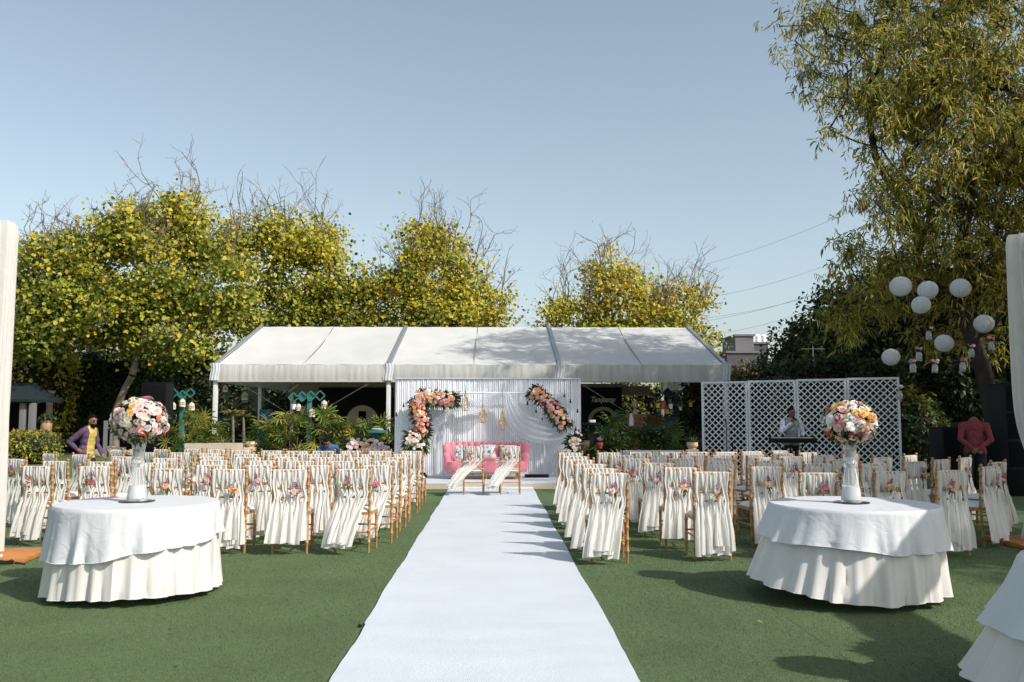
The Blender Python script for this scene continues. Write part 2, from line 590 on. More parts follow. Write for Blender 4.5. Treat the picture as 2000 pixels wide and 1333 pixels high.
# ================================================================== TENT
def tent():
    xs = [-8.02, -3.04, 1.92, 6.78]
    yf, yr, yb = 26.0, 31.0, 36.0
    ze, zr, zv = 3.02, 4.62, 2.52
    t = empty('marquee_tent', (0, 0, 0), 0, 'long white marquee tent with open front behind the stage', 'tent')
    for i in range(3):
        a, b2 = xs[i] + .07, xs[i + 1] - .07
        mid = (a + b2) / 2
        for (p, q) in ((a, mid - .012), (mid + .012, b2)):
            for (y0, y1) in ((yf, yr), (yb, yr)):
                g = MB()
                def fn(u, v, p=p, q=q, y0=y0, y1=y1, a=a, b2=b2):
                    x = p + (q - p) * u
                    w = (x - a) / (b2 - a)
                    sag = -.10 * math.sin(PI * w) * math.sin(PI * v) - .03 * math.sin(2 * PI * w) ** 2 * math.sin(PI * v)
                    return (x, y0 + (y1 - y0) * v, ze + (zr - ze) * v + sag + .006 * math.sin(x * 7 + v * 9))
                g.grid(fn, 14, 18)
                g.build('roof_panel', M['tent_cloth'], t)
        s = MB(); s.bar((mid, yf, ze - .002), (mid, yr, zr - .09), .03, .012); s.build('seam', M['cream'], t)
        g = MB()
        def fv(u, v, a=a, b2=b2):
            x = a + (b2 - a) * u
            return (x, yf - .03 - .02 * math.sin(PI * v) + .004 * math.sin(x * 34), ze - (ze - zv) * v + .012 * math.sin(u * PI) * (v - .5))
        g.grid(fv, 90, 8)
        g.build('valance', M['tent_valance'], t)
        h = MB(); h.bar((a, yf - .035, zv + .012), (b2, yf - .035, zv + .012), .02, .035); h.build('valance_hem', M['cream'], t)
        e = MB(); e.bar((a, yf + .06, ze - .08), (b2, yf + .06, ze - .08), .1, .1); e.build('eave_beam', M['alu'], t)
        e = MB(); e.bar((a, yb - .06, ze - .08), (b2, yb - .06, ze - .08), .1, .1); e.build('eave_beam', M['alu'], t)
        e = MB(); e.bar((a, yr, zr - .12), (b2, yr, zr - .12), .1, .12); e.build('ridge_beam', M['alu'], t)
    for i, x in enumerate(xs):
        end = i in (0, 3)
        for (y0, y1) in ((yf, yr), (yb, yr)):
            r = MB(); r.bar((x, y0, ze + .03), (x, y1, zr + .03), .12 if not end else .1, .05); r.build('rafter', M['alu'], t)
        for y in (yf + .07, yb - .07):
            p = MB(); p.box((x, y, ze / 2 - .04), (.12, .12, ze - .1), bev=.012); p.build('post', M['post_white'], t)
            k = MB(); k.box((x, y, .02), (.3, .3, .03)); k.build('base_plate', M['alu'], t)
        w = MB()
        w.grid(lambda u, v: (x - .13 + .26 * u + .02 * math.sin(v * 5), yf - .06 - .03 * math.sin(PI * u) + .01 * math.sin(u * 19), ze + .04 - .50 * v), 14, 8)
        w.build('corner_wrap', M['cloth_white'], t)
    for x in (xs[0], xs[3]):
        p = MB(); p.box((x, yr, 2.25), (.11, .11, 4.4), bev=.012); p.build('post', M['post_white'], t)
        g = MB()
        sx = -1 if x < 0 else 1
        g.add([(x + sx * .02, yf, ze), (x + sx * .02, yb, ze), (x + sx * .02, yr, zr)], [(0, 1, 2)])
        g.build('gable', M['tent_cloth'], t, smooth=False)
        s = MB()
        s.add([(x + sx * .03, yf, ze), (x + sx * .03, yb, ze), (x + sx * .03, yb, zv), (x + sx * .03, yf, zv)], [(0, 1, 2, 3)])
        s.build('side_valance', M['tent_cloth'], t, smooth=False)
    def cable(a, b):
        c = MB(); c.tube([a, b], .014, 5); c.build('brace_cable', M['post_white'], t)
    cable(at(470, 750, 26.2), at(575, 815, 30.5)); cable(at(715, 752, 26.2), at(625, 805, 30.5))
    cable(at(1140, 753, 26.2), at(1260, 828, 30.0))
    s = MB(); s.tube([at(868, 690, 26) + Vector((0, 0, 0)), at(868, 690, 26)], .001, 3)
tent()

# ---- things under the tent
def text_mesh(txt, size, shear, depth):
    cu = bpy.data.curves.new('txt', 'FONT')
    cu.body = txt; cu.size = size; cu.shear = shear; cu.extrude = depth; cu.space_character = 0.93
    cu.align_x = 'CENTER'; cu.offset = 0.005
    o = bpy.data.objects.new('txt', cu)
    COL.objects.link(o)
    dg = bpy.context.evaluated_depsgraph_get()
    me = bpy.data.meshes.new_from_object(o.evaluated_get(dg))
    bpy.data.objects.remove(o)
    return me


def signs():
    Y = 32.2
    a, b = at(1128, 757, Y), at(1216, 885, Y)
    t = empty('sign_board', ((a.x + b.x) / 2, Y, 0), 0, 'black sign board with white script lettering and arch under the tent', 'sign')
    w = b.x - a.x
    k = MB(); k.box((0, .06, (a.z) / 2), (w, .1, a.z)); k.build('board', M['sign_dark'], t)
    me = text_mesh('Tanqueray', .26, .38, .006)
    me.materials.clear(); me.materials.append(M['sign_letters'])
    c = at(1177, 783, Y)
    o = link('lettering', me, t, (c.x - t.location.x, -.02, c.z - .05), (PI / 2, 0.0, 0), (.86, 1.05, 1))
    tag(o, 'white slanted script lettering')
    l_, r_, tp = at(1148, 830, Y), at(1207, 830, Y), at(1177, 795, Y)
    R = (r_.x - l_.x) / 2
    cz = tp.z - R
    g = MB()
    n = 24
    for i in range(n):
        a0, a1 = PI * i / n, PI * (i + 1) / n
        pts = []
        for (rr, aa) in ((R, a0), (R, a1), (R - .13, a1), (R - .13, a0)):
            pts.append((tp.x + rr * math.cos(aa), cz + rr * math.sin(aa)))
        g.poly(pts, .12, lambda x, y, d: (x - t.location.x, -.04 - d, y))
    g.box((tp.x - R + .065 - t.location.x, -.1, cz / 2), (.13, .12, cz)); g.box((tp.x + R - .065 - t.location.x, -.1, cz / 2), (.13, .12, cz))
    g.build('arch', M['cream'], t, smooth=False)
    # round sign with bottle silhouette
    t2 = empty('lattice_board', (at(692, 800, 32.4).x, 32.4, 0), 0, 'black lattice board with cream disc and dark bottle silhouette', 'sign')
    a, b = at(622, 757, 32.4), at(766, 885, 32.4)
    k = MB(); k.box(((a.x + b.x) / 2 - t2.location.x, .08, a.z / 2), (b.x - a.x, .06, a.z)); k.build('board', M['sign_dark'], t2)
    w, h = b.x - a.x, a.z
    x0 = a.x - t2.location.x
    st = .22
    def clip(p, q):
        (xa, za), (xb, zb) = p, q
        return p, q
    i = -int(h / st)
    s1 = MB()
    while i * st < w + h:
        for sgn in (1, -1):
            c0 = i * st
            if sgn == 1:
                xa, xb = max(0, c0 - h), min(w, c0)
                if xb - xa > .05: s1.bar((x0 + xa, .035, c0 - xa), (x0 + xb, .035, c0 - xb), .02, .045, (0, 1, 0))
            else:
                xa, xb = max(0, c0), min(w, c0 + h)
                if xb - xa > .05: s1.bar((x0 + xa, .02, xa - c0), (x0 + xb, .02, xb - c0), .02, .045, (0, 1, 0))
        i += 1
    tag(s1.build('slats', M['black'], t2), kind='stuff')
    c = at(708, 823, 32.4)
    d = MB(); d.lathe([(.001, 0), (.57, 0), (.57, .05), (.001, .05)], 40, (0, 0, 0), True, Euler((PI / 2, 0, 0)).to_matrix())
    o = d.build('disc', M['cream'], t2); o.location = (c.x - t2.location.x, -.01, c.z)
    s = MB()
    pts = [(-.30, -.55), (-.30, -.22), (-.24, -.10), (-.13, .02), (-.13, .36), (.13, .36), (.13, .02), (.24, -.10), (.30, -.22), (.30, -.55)]
    s.poly(pts, .02, lambda x, y, dd: (x, -.07 - dd, y))
    o2 = s.build('bottle_silhouette', M['black_cloth'], t2, smooth=False); o2.location = (c.x - t2.location.x, 0, c.z)
    for (x0_, x1_, y0_, y1_, nm) in ((566, 626, 752, 770, 'a'), (626, 768, 750, 757, 'b'), (1214, 1268, 755, 772, 'c'), (1128, 1216, 750, 757, 'd')):
        p, q = at(x0_, y0_, 33), at(x1_, y1_, 33)
        k = MB(); k.box(((p.x + q.x) / 2, 33, (p.z + q.z) / 2), (q.x - p.x, .3, p.z - q.z))
        lab = {'a': 'cream bulkhead block at the top beside the black lattice board', 'b': 'thin cream beam above the black lattice board',
               'c': 'cream bulkhead block beside the lettered sign board', 'd': 'thin cream beam above the lettered sign board'}[nm]
        tag(k.build('bulkhead', M['cream_dark'], smooth=False), lab, 'beam')
signs()
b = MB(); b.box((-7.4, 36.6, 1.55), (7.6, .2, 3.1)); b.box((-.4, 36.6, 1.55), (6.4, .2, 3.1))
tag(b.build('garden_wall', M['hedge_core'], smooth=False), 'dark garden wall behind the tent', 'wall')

# ================================================================== BACKDROP, SOFA
def backdrop():
    x0, x1, Y = -2.35, 2.09, 21.5
    z0, z1 = .122, 2.42
    t = empty('stage_backdrop', ((x0 + x1) / 2, Y, z0), 0, 'wide pleated white backdrop wall behind the pink sofa', 'backdrop')
    w = x1 - x0; h = z1 - z0
    n = 98
    g = MB()
    def fn(u, v):
        x = -w / 2 + w * u
        ph = u * n * 2 * PI
        y = .014 * math.sin(ph + .5 * math.sin(u * 31)) + .006 * math.sin(ph * .37 + 2) + .010 * math.sin(u * 13 + v * 2)
        return (x, y - .03, h * v)
    g.grid(fn, n * 8, 6)
    g.build('pleated_cloth', M['backdrop'], t)
    k = MB(); k.box((0, .05, h / 2), (w, .06, h - .01)); k.build('frame', M['post_white'], t)
    e = MB(); e.bar((-w / 2, -.03, h + .008), (w / 2, -.03, h + .008), .09, .016); e.build('top_rail', M['white_paint'], t)
    hm = MB()
    hm.grid(lambda u, v: (-w / 2 + w * u, -.03 - .16 * v - .03 * math.sin(u * 47) * v, .03 + .03 * math.sin(u * 91) * (1 - v) * v - .025 * v), 140, 5)
    hm.build('trailing_hem', M['backdrop'], t)
    # inner metal frame
    f = empty('arch_frame', (0, 21.25, .12), 0, 'thin white metal frame standing before the pleated backdrop', 'frame')
    p1, p2 = at(915, 768, 21.25), at(1032, 768, 21.25)
    b = MB(); b.tube([(p1.x - .6, 0, p1.z - .12), (p2.x + .4, 0, p1.z - .12)], .022, 8); b.build('cross_bar', M['white_paint'], f)
    for x in (p1.x - .58, p2.x + .38):
        b = MB(); b.tube([(x, .05, 0), (x, 0, p1.z - .12)], .02, 8); b.build('upright', M['white_paint'], f)
backdrop()


def ribbon(name, pts, widths, label, depth=.05, folds=5, dirv=(0, 0, 1)):
    """sheer draped cloth along a curve"""
    P = [Vector(p) for p in pts]
    K = len(P)
    def cr(t):
        x = t * (K - 1); i = min(int(x), K - 2); f = x - i
        p0, p1, p2, p3 = P[max(i - 1, 0)], P[i], P[i + 1], P[min(i + 2, K - 1)]
        q = .5 * ((2 * p1) + (p2 - p0) * f + (2 * p0 - 5 * p1 + 4 * p2 - p3) * f * f + (-p0 + 3 * p1 - 3 * p2 + p3) * f ** 3)
        return q, widths[i] + (widths[i + 1] - widths[i]) * f
    g = MB()
    def fn(u, v):
        q, w = cr(v)
        q2, _ = cr(min(v + .01, 1)); q1, _ = cr(max(v - .01, 0))
        tn = (q2 - q1).normalized()
        s = tn.cross(Vector((0, 1, 0))).normalized()
        uu = (u - .5)
        return q + s * (uu * w) + Vector((0, -depth * math.cos(uu * folds * 2 * PI + v * 3) * min(1, w / .2), 0))
    g.grid(fn, 30, 40)
    return tag(g.build(name, M['sheer']), label, 'drape')


Yb = 21.15
ribbon('sheer_drape', [at(830, 868, Yb), at(842, 840, Yb), at(862, 818, Yb), at(890, 800, Yb), at(930, 785, Yb), at(985, 768, Yb)],
       [.55, .30, .16, .13, .12, .10], 'thin white sheer swag rising from the tall flower column to the bar')
ribbon('sheer_drape', [at(912, 772, Yb), at(918, 790, Yb), at(928, 801, Yb), at(948, 795, Yb), at(968, 780, Yb), at(990, 769, Yb)],
       [.10, .24, .26, .24, .16, .09], 'short sheer white loop hanging behind the small gold lanterns', .03)
ribbon('sheer_drape', [at(990, 769, Yb), at(1000, 800, Yb), at(1018, 828, Yb), at(1050, 842, Yb), at(1085, 845, Yb), at(1108, 838, Yb)],
       [.12, .34, .5, .56, .5, .3], 'deep sheer white scoop below the diagonal flower spray', .05, 4)
ribbon('sheer_drape', [at(1096, 768, Yb + .15), at(1094, 810, Yb + .15), at(1098, 850, Yb + .15), at(1094, 900, Yb + .15), at(1090, 925, Yb + .15)],
       [.2, .3, .36, .42, .5], 'straight sheer curtain falling to the stage floor', .04, 6)


def sofa():
    cx, Y, z0 = -.165, 20.15, .122
    t = empty('sofa', (cx, Y, z0), 0, 'pink velvet channel-back sofa with gold legs', 'sofa')
    b = MB()
    # seat base: rounded plan
    n = 40
    out = []
    for i in range(n):
        a = 2 * PI * i / n
        ca, sa = math.cos(a), math.sin(a)
        e = .42
        out.append((math.copysign(abs(ca) ** e, ca) * .88, .36 + math.copysign(abs(sa) ** e, sa) * .38))
    rings = []
    for (s, z) in ((.97, .155), (1.0, .18), (1.015, .30), (1.0, .385), (.97, .40)):
        rings += [(x * s, .36 + (y - .36) * s, z) for x, y in out]
    fs = []
    for r in range(4):
        for i in range(n):
            fs.append((r * n + i, r * n + (i + 1) % n, (r + 1) * n + (i + 1) % n, (r + 1) * n + i))
    fs += [tuple(range(n - 1, -1, -1)), tuple(4 * n + i for i in range(n))]
    b.add(rings, fs)
    b.build('seat_base', M['pink'], t)
    c = MB(); c.box((0, .30, .43), (1.42, .52, .09), bev=.035); c.build('seat_cushion', M['pink'], t)
    # channels along a U path
    path = []
    for i in range(100):
        s = i / 99
        # superellipse half from right front to left front through the back
        a = -0.10 * PI + s * 1.20 * PI
        ca, sa = math.cos(a), math.sin(a)
        e = .74
        path.append(Vector((math.copysign(abs(ca) ** e, ca) * .87, .30 + math.copysign(abs(sa) ** e, sa) * .42, 0)))
    seg = [0]
    for i in range(99):
        seg.append(seg[-1] + (path[i + 1] - path[i]).length)
    T = seg[-1]
    nch = 18
    for k in range(nch):
        d = T * (k + .5) / nch
        i = next(j for j in range(99) if seg[j + 1] >= d)
        p = path[i].lerp(path[i + 1], (d - seg[i]) / (seg[i + 1] - seg[i]))
        tn = (path[min(i + 2, 99)] - path[max(i - 1, 0)]).normalized()
        w = T / nch * .54
        q = abs((k + .5) / nch - .5) * 2
        hgt = .835 - .02 * q - (.36 * max(0, (q - .80) / .2) ** 1.3 if q > .8 else 0)
        out_ = Vector((tn.y, -tn.x, 0))
        ch = MB()
        prof = [(.80, .20), (.95, .26), (1.0, .45), (1.02, .62), (1.02, .78), (.97, .86), (.84, .915), (.58, .948), (.2, .96)]
        R = Matrix((tn, out_, Vector((0, 0, 1)))).transposed()
        q3 = []
        for (r, zz) in prof:
            z = .16 + (hgt - .16) * (zz - .2) / .76
            lean = .10 * ((z - .3) if z > .3 else 0)
            for m in range(14):
                a = 2 * PI * m / 14
                q3.append(p + R @ Vector((math.cos(a) * r * w, math.sin(a) * r * .085, z)) + out_ * lean)
        fs = []
        for r in range(len(prof) - 1):
            for m in range(14):
                fs.append((r * 14 + m, r * 14 + (m + 1) % 14, (r + 1) * 14 + (m + 1) % 14, (r + 1) * 14 + m))
        fs.append(tuple((len(prof) - 1) * 14 + m for m in range(14)))
        fs.append(tuple(range(13, -1, -1)))
        ch.add(q3, fs)
        ch.build('back_channel', M['pink'], t)
    for (x, y, dx) in ((-.72, .06, -.05), (-.66, .16, -.05), (.72, .06, .05), (.66, .16, .05), (-.7, .66, -.05), (.7, .66, .05), (0, .1, .01)):
        l = MB(); l.tube([(x, y, .17), (x + dx * .6, y - .02, 0)], [.024, .012], 10); l.build('leg', M['brass'], t)
    def pillow(x, y, z, rz, rx, label):
        p = MB()
        def fn(u, v):
            a, c_ = u * 2 - 1, v * 2 - 1
            f = (1 - abs(a) ** 3.2) * (1 - abs(c_) ** 3.2)
            k = 1 - .06 * (1 - a * a) * 0 - .07 * (abs(c_) < .98) * (c_ * c_ < 1) * (1 - c_ * c_) * abs(a) ** 6
            return (a * .18 * k, -.065 * f ** .6, c_ * .165)
        p.grid(fn, 14, 14)
        p.grid(lambda u, v: (lambda q: (q[0], -q[1] + .004, q[2]))(fn(1 - u, v)), 14, 14)
        o = p.build('pillow', M['filler'])
        o.location = (cx + x, Y + y, z0 + z); o.rotation_euler = (rx, 0, rz)
        tag(o, label, 'pillow', 'printed pillows on the pink sofa')
        # printed sprig: small coloured flat motifs
        for j in range(22):
            a, r = rnd.uniform(0, 6.28), rnd.uniform(0, 1) ** .7 * .11
            q = MB()
            s = rnd.uniform(.006, .015)
            zz = math.sin(a) * r - (.03 if j < 9 else 0)
            xx = math.cos(a) * r
            f = ((1 - abs(xx / .18) ** 3.2) * (1 - abs(zz / .165) ** 3.2)) ** .6 * .065
            pts = [(math.cos(i) * s * rnd.uniform(.6, 1.3), math.sin(i) * s * rnd.uniform(.6, 1.3)) for i in np.arange(0, 6.2, 1.05)]
            q.poly(pts, .003, lambda px_, py_, d: (xx + px_, -f - .001 - d, zz + py_))
            q.build('print_motif', M['fl_magenta'] if zz > .0 and j % 3 else M['cl_dark'], o, smooth=False)
    pillow(-.60, .17, .58, -.75, -.25, 'white printed pillow at the left end of the pink sofa')
    pillow(.04, .30, .60, .05, -.28, 'white printed pillow in the middle of the pink sofa')
    pillow(.56, .24, .59, .5, -.28, 'white printed pillow at the right end of the pink sofa')
sofa()
b = MB(); b.box((1.0, 20.9, .155), (.55, .35, .055), bev=.01)
tag(b.build('flat_case', M['black']), 'flat black case on the stage beside the sofa', 'case')
b = MB(); b.box((-1.62, 20.7, .16), (.2, .25, .07), bev=.01); b.box((-1.62, 20.66, .22), (.14, .1, .05), bev=.01)  # black speaker box at the flower column's foot; gives no light
tag(b.build('floor_speaker', M['black']), 'small black floor speaker on the stage under the flower column', 'light')

# ================================================================== FLOWERS
_fl = {}
def rose_mesh(colr):
    if ('rose', colr) in _fl: return _fl[('rose', colr)]
    b = MB()
    r = random.Random(3)
    b.ball((0, 0, .30), .26, 8, (1, 1, 1.5))
    for (cnt, r0, r1, z0, z1, w, curl) in ((3, .10, .30, .05, .74, 1.15, .02), (4, .16, .52, .0, .72, .95, .10), (5, .2, .78, -.05, .58, .80, .20), (6, .2, 1.0, -.1, .34, .66, .22)):
        ph = r.uniform(0, 6)
        for k in range(cnt):
            a0 = ph + 2 * PI * k / cnt + r.uniform(-.12, .12)
            def fn(u, v):
                uu = u * 2 - 1
                a = a0 + uu * w
                rr = r0 + (r1 - r0) * v ** 1.3 + curl * v ** 4
                z = z0 + (z1 - z0) * math.sin(v * PI / 2 * .95) - .16 * uu * uu * v - curl * .5 * v ** 5
                return (rr * math.cos(a), rr * math.sin(a), z)
            b.grid(fn, 3, 3)
    _fl[('rose', colr)] = b.mesh('rose', M['fl_' + colr])
    return _fl[('rose', colr)]


def daisy_mesh(colr):
    if ('daisy', colr) in _fl: return _fl[('daisy', colr)]
    b = MB()
    for ring, (cnt, L, z) in enumerate(((13, 1.0, .0), (9, .72, .14))):
        for k in range(cnt):
            a = 2 * PI * (k + ring * .5) / cnt
            c, s = math.cos(a), math.sin(a)
            w = .17
            pts = [(.12, -.06, .05), (.6 * L, -w, .14 + z), (L, -.05, .10 + z), (L, .05, .10 + z), (.6 * L, w, .14 + z), (.12, .06, .05)]
            b.add([(x * c - y * s, x * s + y * c, zz) for x, y, zz in pts], [(0, 1, 4, 5), (1, 2, 3, 4)])
    b.mi = 1
    b.ball((0, 0, .16), .2, 8, (1, 1, .6))
    _fl[('daisy', colr)] = b.mesh('daisy', [M['fl_' + colr], M['fl_centre']])
    return _fl[('daisy', colr)]


def anthurium_mesh():
    if 'anth' in _fl: return _fl['anth']
    b = MB()
    n = 10
    def out(v):
        return max(.02, math.sin(PI * min(1, v * .93 + .05)) ** .7 * (1 - .25 * v))
    b.grid(lambda u, v: ((u * 2 - 1) * out(v), -.5 + 2.0 * v - (.28 * (1 - v) * abs(u * 2 - 1)), .25 * abs(u * 2 - 1) ** 2 + .12 * math.sin(v * 4)), 8, n)
    b.mi = 1
    b.tube([(0, -.2, .05), (0, .2, .35), (0, .7, .55)], [.07, .07, .03], 6)
    _fl['anth'] = b.mesh('anthurium', [M['fl_red'], M['fl_yellow']])
    return _fl['anth']


def spray_mesh(colr):
    if ('spray', colr) in _fl: return _fl[('spray', colr)]
    b = MB()
    r = random.Random(5)
    for k in range(26):
        z = r.uniform(0, 1.6)
        rad = .55 * (1 - z / 1.9)
        a = r.uniform(0, 6.28)
        p = Vector((math.cos(a) * rad, math.sin(a) * rad, z))
        for m in range(4):
            d = Vector((r.gauss(0, 1), r.gauss(0, 1), r.gauss(0, 1))).normalized()
            e = d.cross(Vector((r.gauss(0, 1), 1, .3))).normalized()
            s = .2
            b.add([p, p + d * s * .6 + e * s * .4, p + d * s * 1.1, p + d * s * .6 - e * s * .4], [(0, 1, 2, 3)])
    _fl[('spray', colr)] = b.mesh('flower_spray', M['fl_' + colr])
    return _fl[('spray', colr)]


def flower(parent, kind, colr, loc, nrm, size):
    me = {'rose': rose_mesh, 'daisy': daisy_mesh, 'spray': spray_mesh}[kind](colr) if kind != 'anthurium' else anthurium_mesh()
    q = Vector(nrm).to_track_quat('Z', 'Y') @ Quaternion((0, 0, 1), rnd.uniform(0, 6.28))
    nm = {'rose': 'rose', 'daisy': 'daisy', 'spray': 'flower_spray', 'anthurium': 'anthurium'}[kind]
    return link(nm, me, parent, loc, q, size)


def leaves_part(parent, name, P, D, L, Wd, mats, probs=None, droop=.2, fold=.15, kind='stuff'):
    P = np.array(P, dtype=float); D = np.array(D, dtype=float)
    n = len(P)
    Nn = npr.normal(0, 1, (n, 3)) + np.array([0, -.3, .6])
    mi = npr.choice(len(mats), n, p=probs)
    me = leaf_mesh(name, P, D, Nn, np.asarray(L) * np.ones(n), np.asarray(Wd) * np.ones(n), mats, mi, fold, droop)
    o = link(name, me, parent)
    if kind: o['kind'] = kind
    return o


def flower_ball(loc, rx, rz, pal, label):
    t = empty('flower_ball', loc, rnd.uniform(0, 6), label, 'bouquet', 'flower balls on the round tables')
    core = MB(); core.ball((0, 0, 0), .86, 20, (rx, rx, rz)); core.build('core', M['hedge_core'], t)
    n = 210
    pts = []
    for i in range(n):
        z = 1 - 2 * (i + .5) / n
        a = i * 2.39996 + rnd.uniform(-.1, .1)
        r = math.sqrt(1 - z * z)
        pts.append(Vector((r * math.cos(a), r * math.sin(a), z)))
    kinds = list(pal.keys()); wts = list(pal.values())
    for d in pts:
        if d.z < -.78 and rnd.random() < .5: continue
        if rnd.random() < .05: continue
        kind, colr = rnd.choices(kinds, wts)[0]
        j = 1 + rnd.uniform(-.06, .06)
        p = Vector((d.x * rx * j * .93, d.y * rx * j * .93, d.z * rz * j * .93))
        nn = Vector((d.x / rx, d.y / rx, d.z / rz)).normalized() + Vector((rnd.gauss(0, .2), rnd.gauss(0, .2), rnd.gauss(0, .2)))
        s = {'rose': .028, 'daisy': .028, 'spray': .022, 'anthurium': .04}[kind] * rnd.uniform(.78, 1.28)
        flower(t, kind, colr, p, nn, s)
    for d in [(-.8, -.5, -.55), (.75, -.55, .25), (.15, -.85, -.5), (-.1, -.7, .66)]:
        d = Vector(d).normalized()
        flower(t, 'anthurium', 'red', (d.x * rx * 1.02, d.y * rx * 1.02, d.z * rz * 1.02), d, .032)
    P, D = [], []
    for i in range(420):
        d = Vector((rnd.gauss(0, 1), rnd.gauss(0, 1), rnd.gauss(0, 1) - .15)).normalized()
        P.append((d.x * rx * .85, d.y * rx * .85, d.z * rz * .85))
        D.append(d + Vector((rnd.gauss(0, .6), rnd.gauss(0, .6), rnd.gauss(0, .6))))
    leaves_part(t, 'leaves', P, D, npr.uniform(.04, .075, 420), npr.uniform(.014, .028, 420), [M['leaf_green'], M['leaf_fern']])
    return t


def vase(loc, label):
    t = empty('glass_vase', loc, 0, label, 'vase', 'tall glass vases on the round tables')
    g = MB()
    out = [(.086, 0), (.085, .02), (.07, .13), (.050, .272), (.046, .283), (.052, .30), (.056, .322), (.052, .342), (.042, .352), (.043, .37), (.056, .46), (.070, .56)]
    inn = [(.066, .555), (.052, .46), (.039, .372), (.037, .362), (.002, .358)]
    g.lathe([(.001, 0)] + out + inn, 32)
    g.build('body', M['glass'], t)
    f = MB(); f.lathe([(.001, .018), (.078, .018), (.0705, .08), (.0655, .13), (.001, .13)], 32)
    f.build('white_filling', M['filler'], t)
    w = MB(); w.lathe([(.001, .376), (.037, .376), (.047, .44), (.001, .44)], 24)
    w.build('stem_bundle', M['leaf_fern'], t)
    d = MB(); d.lathe([(.001, 0), (.148, 0), (.15, .004), (.146, .007), (.001, .007)], 48)
    o = d.build('mirror_disc', M['mirror'])
    o.location = (loc[0], loc[1], loc[2] - .0085)
    tag(o, 'round dark mirror disc under the vase ' + label.split('vase ')[1], 'mirror', 'mirror discs under the vases')
    return t


PAL_L = {('rose', 'blush'): 30, ('rose', 'white'): 22, ('daisy', 'white'): 26, ('rose', 'cream'): 12, ('rose', 'pink'): 4, ('rose', 'coral'): 4, ('rose', 'yellow'): 4, ('daisy', 'blush'): 6}
PAL_R = {('rose', 'white'): 26, ('daisy', 'white'): 18, ('rose', 'blush'): 16, ('rose', 'yellow'): 12, ('rose', 'pink'): 9, ('rose', 'peach'): 8, ('rose', 'magenta'): 2, ('rose', 'cream'): 10}

# ================================================================== TABLES
def round_table(loc, label, over0, over1, over_dir, flare_dir, flare, hem_lift, seed):
    r = random.Random(seed)
    R, H = (.655 if loc[0] < 0 else .675), .76
    t = empty('round_table', loc, 0, label, 'table', 'round tables in two-layer white cloths')
    b = MB(); b.lathe([(.001, H - .03), (R - .01, H - .03), (R - .004, H - .015), (R - .01, H - .004), (.001, H - .004)], 40); b.build('tabletop', M['orange_board'], t)
    for k in range(4):
        a = PI / 4 + k * PI / 2
        l = MB(); l.tube([(math.cos(a) * .38, math.sin(a) * .38, H - .03), (math.cos(a) * .40, math.sin(a) * .40, 0)], .016, 8); l.build('leg', M['alu'], t)
    def folds(rg, n):
        # irregular pleats: cumulative phases
        edges = [0]
        for i in range(n):
            edges.append(edges[-1] + rg.uniform(.5, 1.6))
        edges = [e / edges[-1] * 2 * PI for e in edges]
        amps = [rg.uniform(.45, 1.25) for _ in range(n)]
        def f(th):
            th %= 2 * PI
            for i in range(n):
                if th <= edges[i + 1]:
                    q = (th - edges[i]) / (edges[i + 1] - edges[i])
                    return amps[i] * (1.25 * math.sin(PI * q) ** 1.25 - .62)
            return 0
        return f
    def layer(name, m, off, dropf, nf, amp, flr, rg, hemmat=None):
        f1, f2 = folds(rg, nf), folds(rg, nf * 2 + 3)
        nth, ns = 240, 22
        g = MB()
        def rim(th, s):
            d = dropf(th)
            w = max(0.0, math.cos(th - flare_dir)) ** 1.5
            ss = s
            k = .25 + .75 * ss
            rad = R + off + .012 * ss + flr * ss * (1 + .25 * math.sin(3 * th + seed)) + flare * w * ss ** 1.3 * (d / .7) + amp * ss ** .75 * k * f1(th + .06 * ss) + amp * .28 * ss * f2(th)
            z = H + off * .5 - d * ss
            if ss < .06:
                q = ss / .06
                rad = R + off - .012 * (1 - q) ** 2 + (rad - R - off) * q
            return Vector((rad * math.cos(th), rad * math.sin(th), z + .004 * ss * math.sin(th * 11 + 3 * ss)))
        g.grid(lambda u, v: rim(u * 2 * PI, v), nth, ns)
        # top disc
        nr = 8
        g.grid(lambda u, v: (lambda th, q: Vector(((R + off - .012) * q * math.cos(th), (R + off - .012) * q * math.sin(th), H + off * .5 + .004 * (1 - q) + .0015 * math.sin(th * 5 + q * 9) * q * (1 - q) * 4)))(u * 2 * PI, 1 - v if False else v), nth, nr)
        o = g.build(name, m, t)
        h = MB()
        h.tube([rim(2 * PI * i / 160, 1.0) for i in range(160)], .0035, 4, close=True)
        h.build(name + '_hem', m, o)
        return o
    rg = random.Random(seed)
    def d_skirt(th):
        return H - .055 - hem_lift * max(0, math.cos(th - flare_dir)) ** 2 - .015 * math.sin(2 * th + seed)
    layer('skirt', M['satin'], .004, d_skirt, 25, .050, .022, rg)
    def d_over(th):
        return over0 + over1 * math.cos(th - over_dir) + .012 * math.sin(5 * th + seed)
    layer('overlay', M['cloth_white'], .020, d_over, 17, .042, .022, rg)
    return t


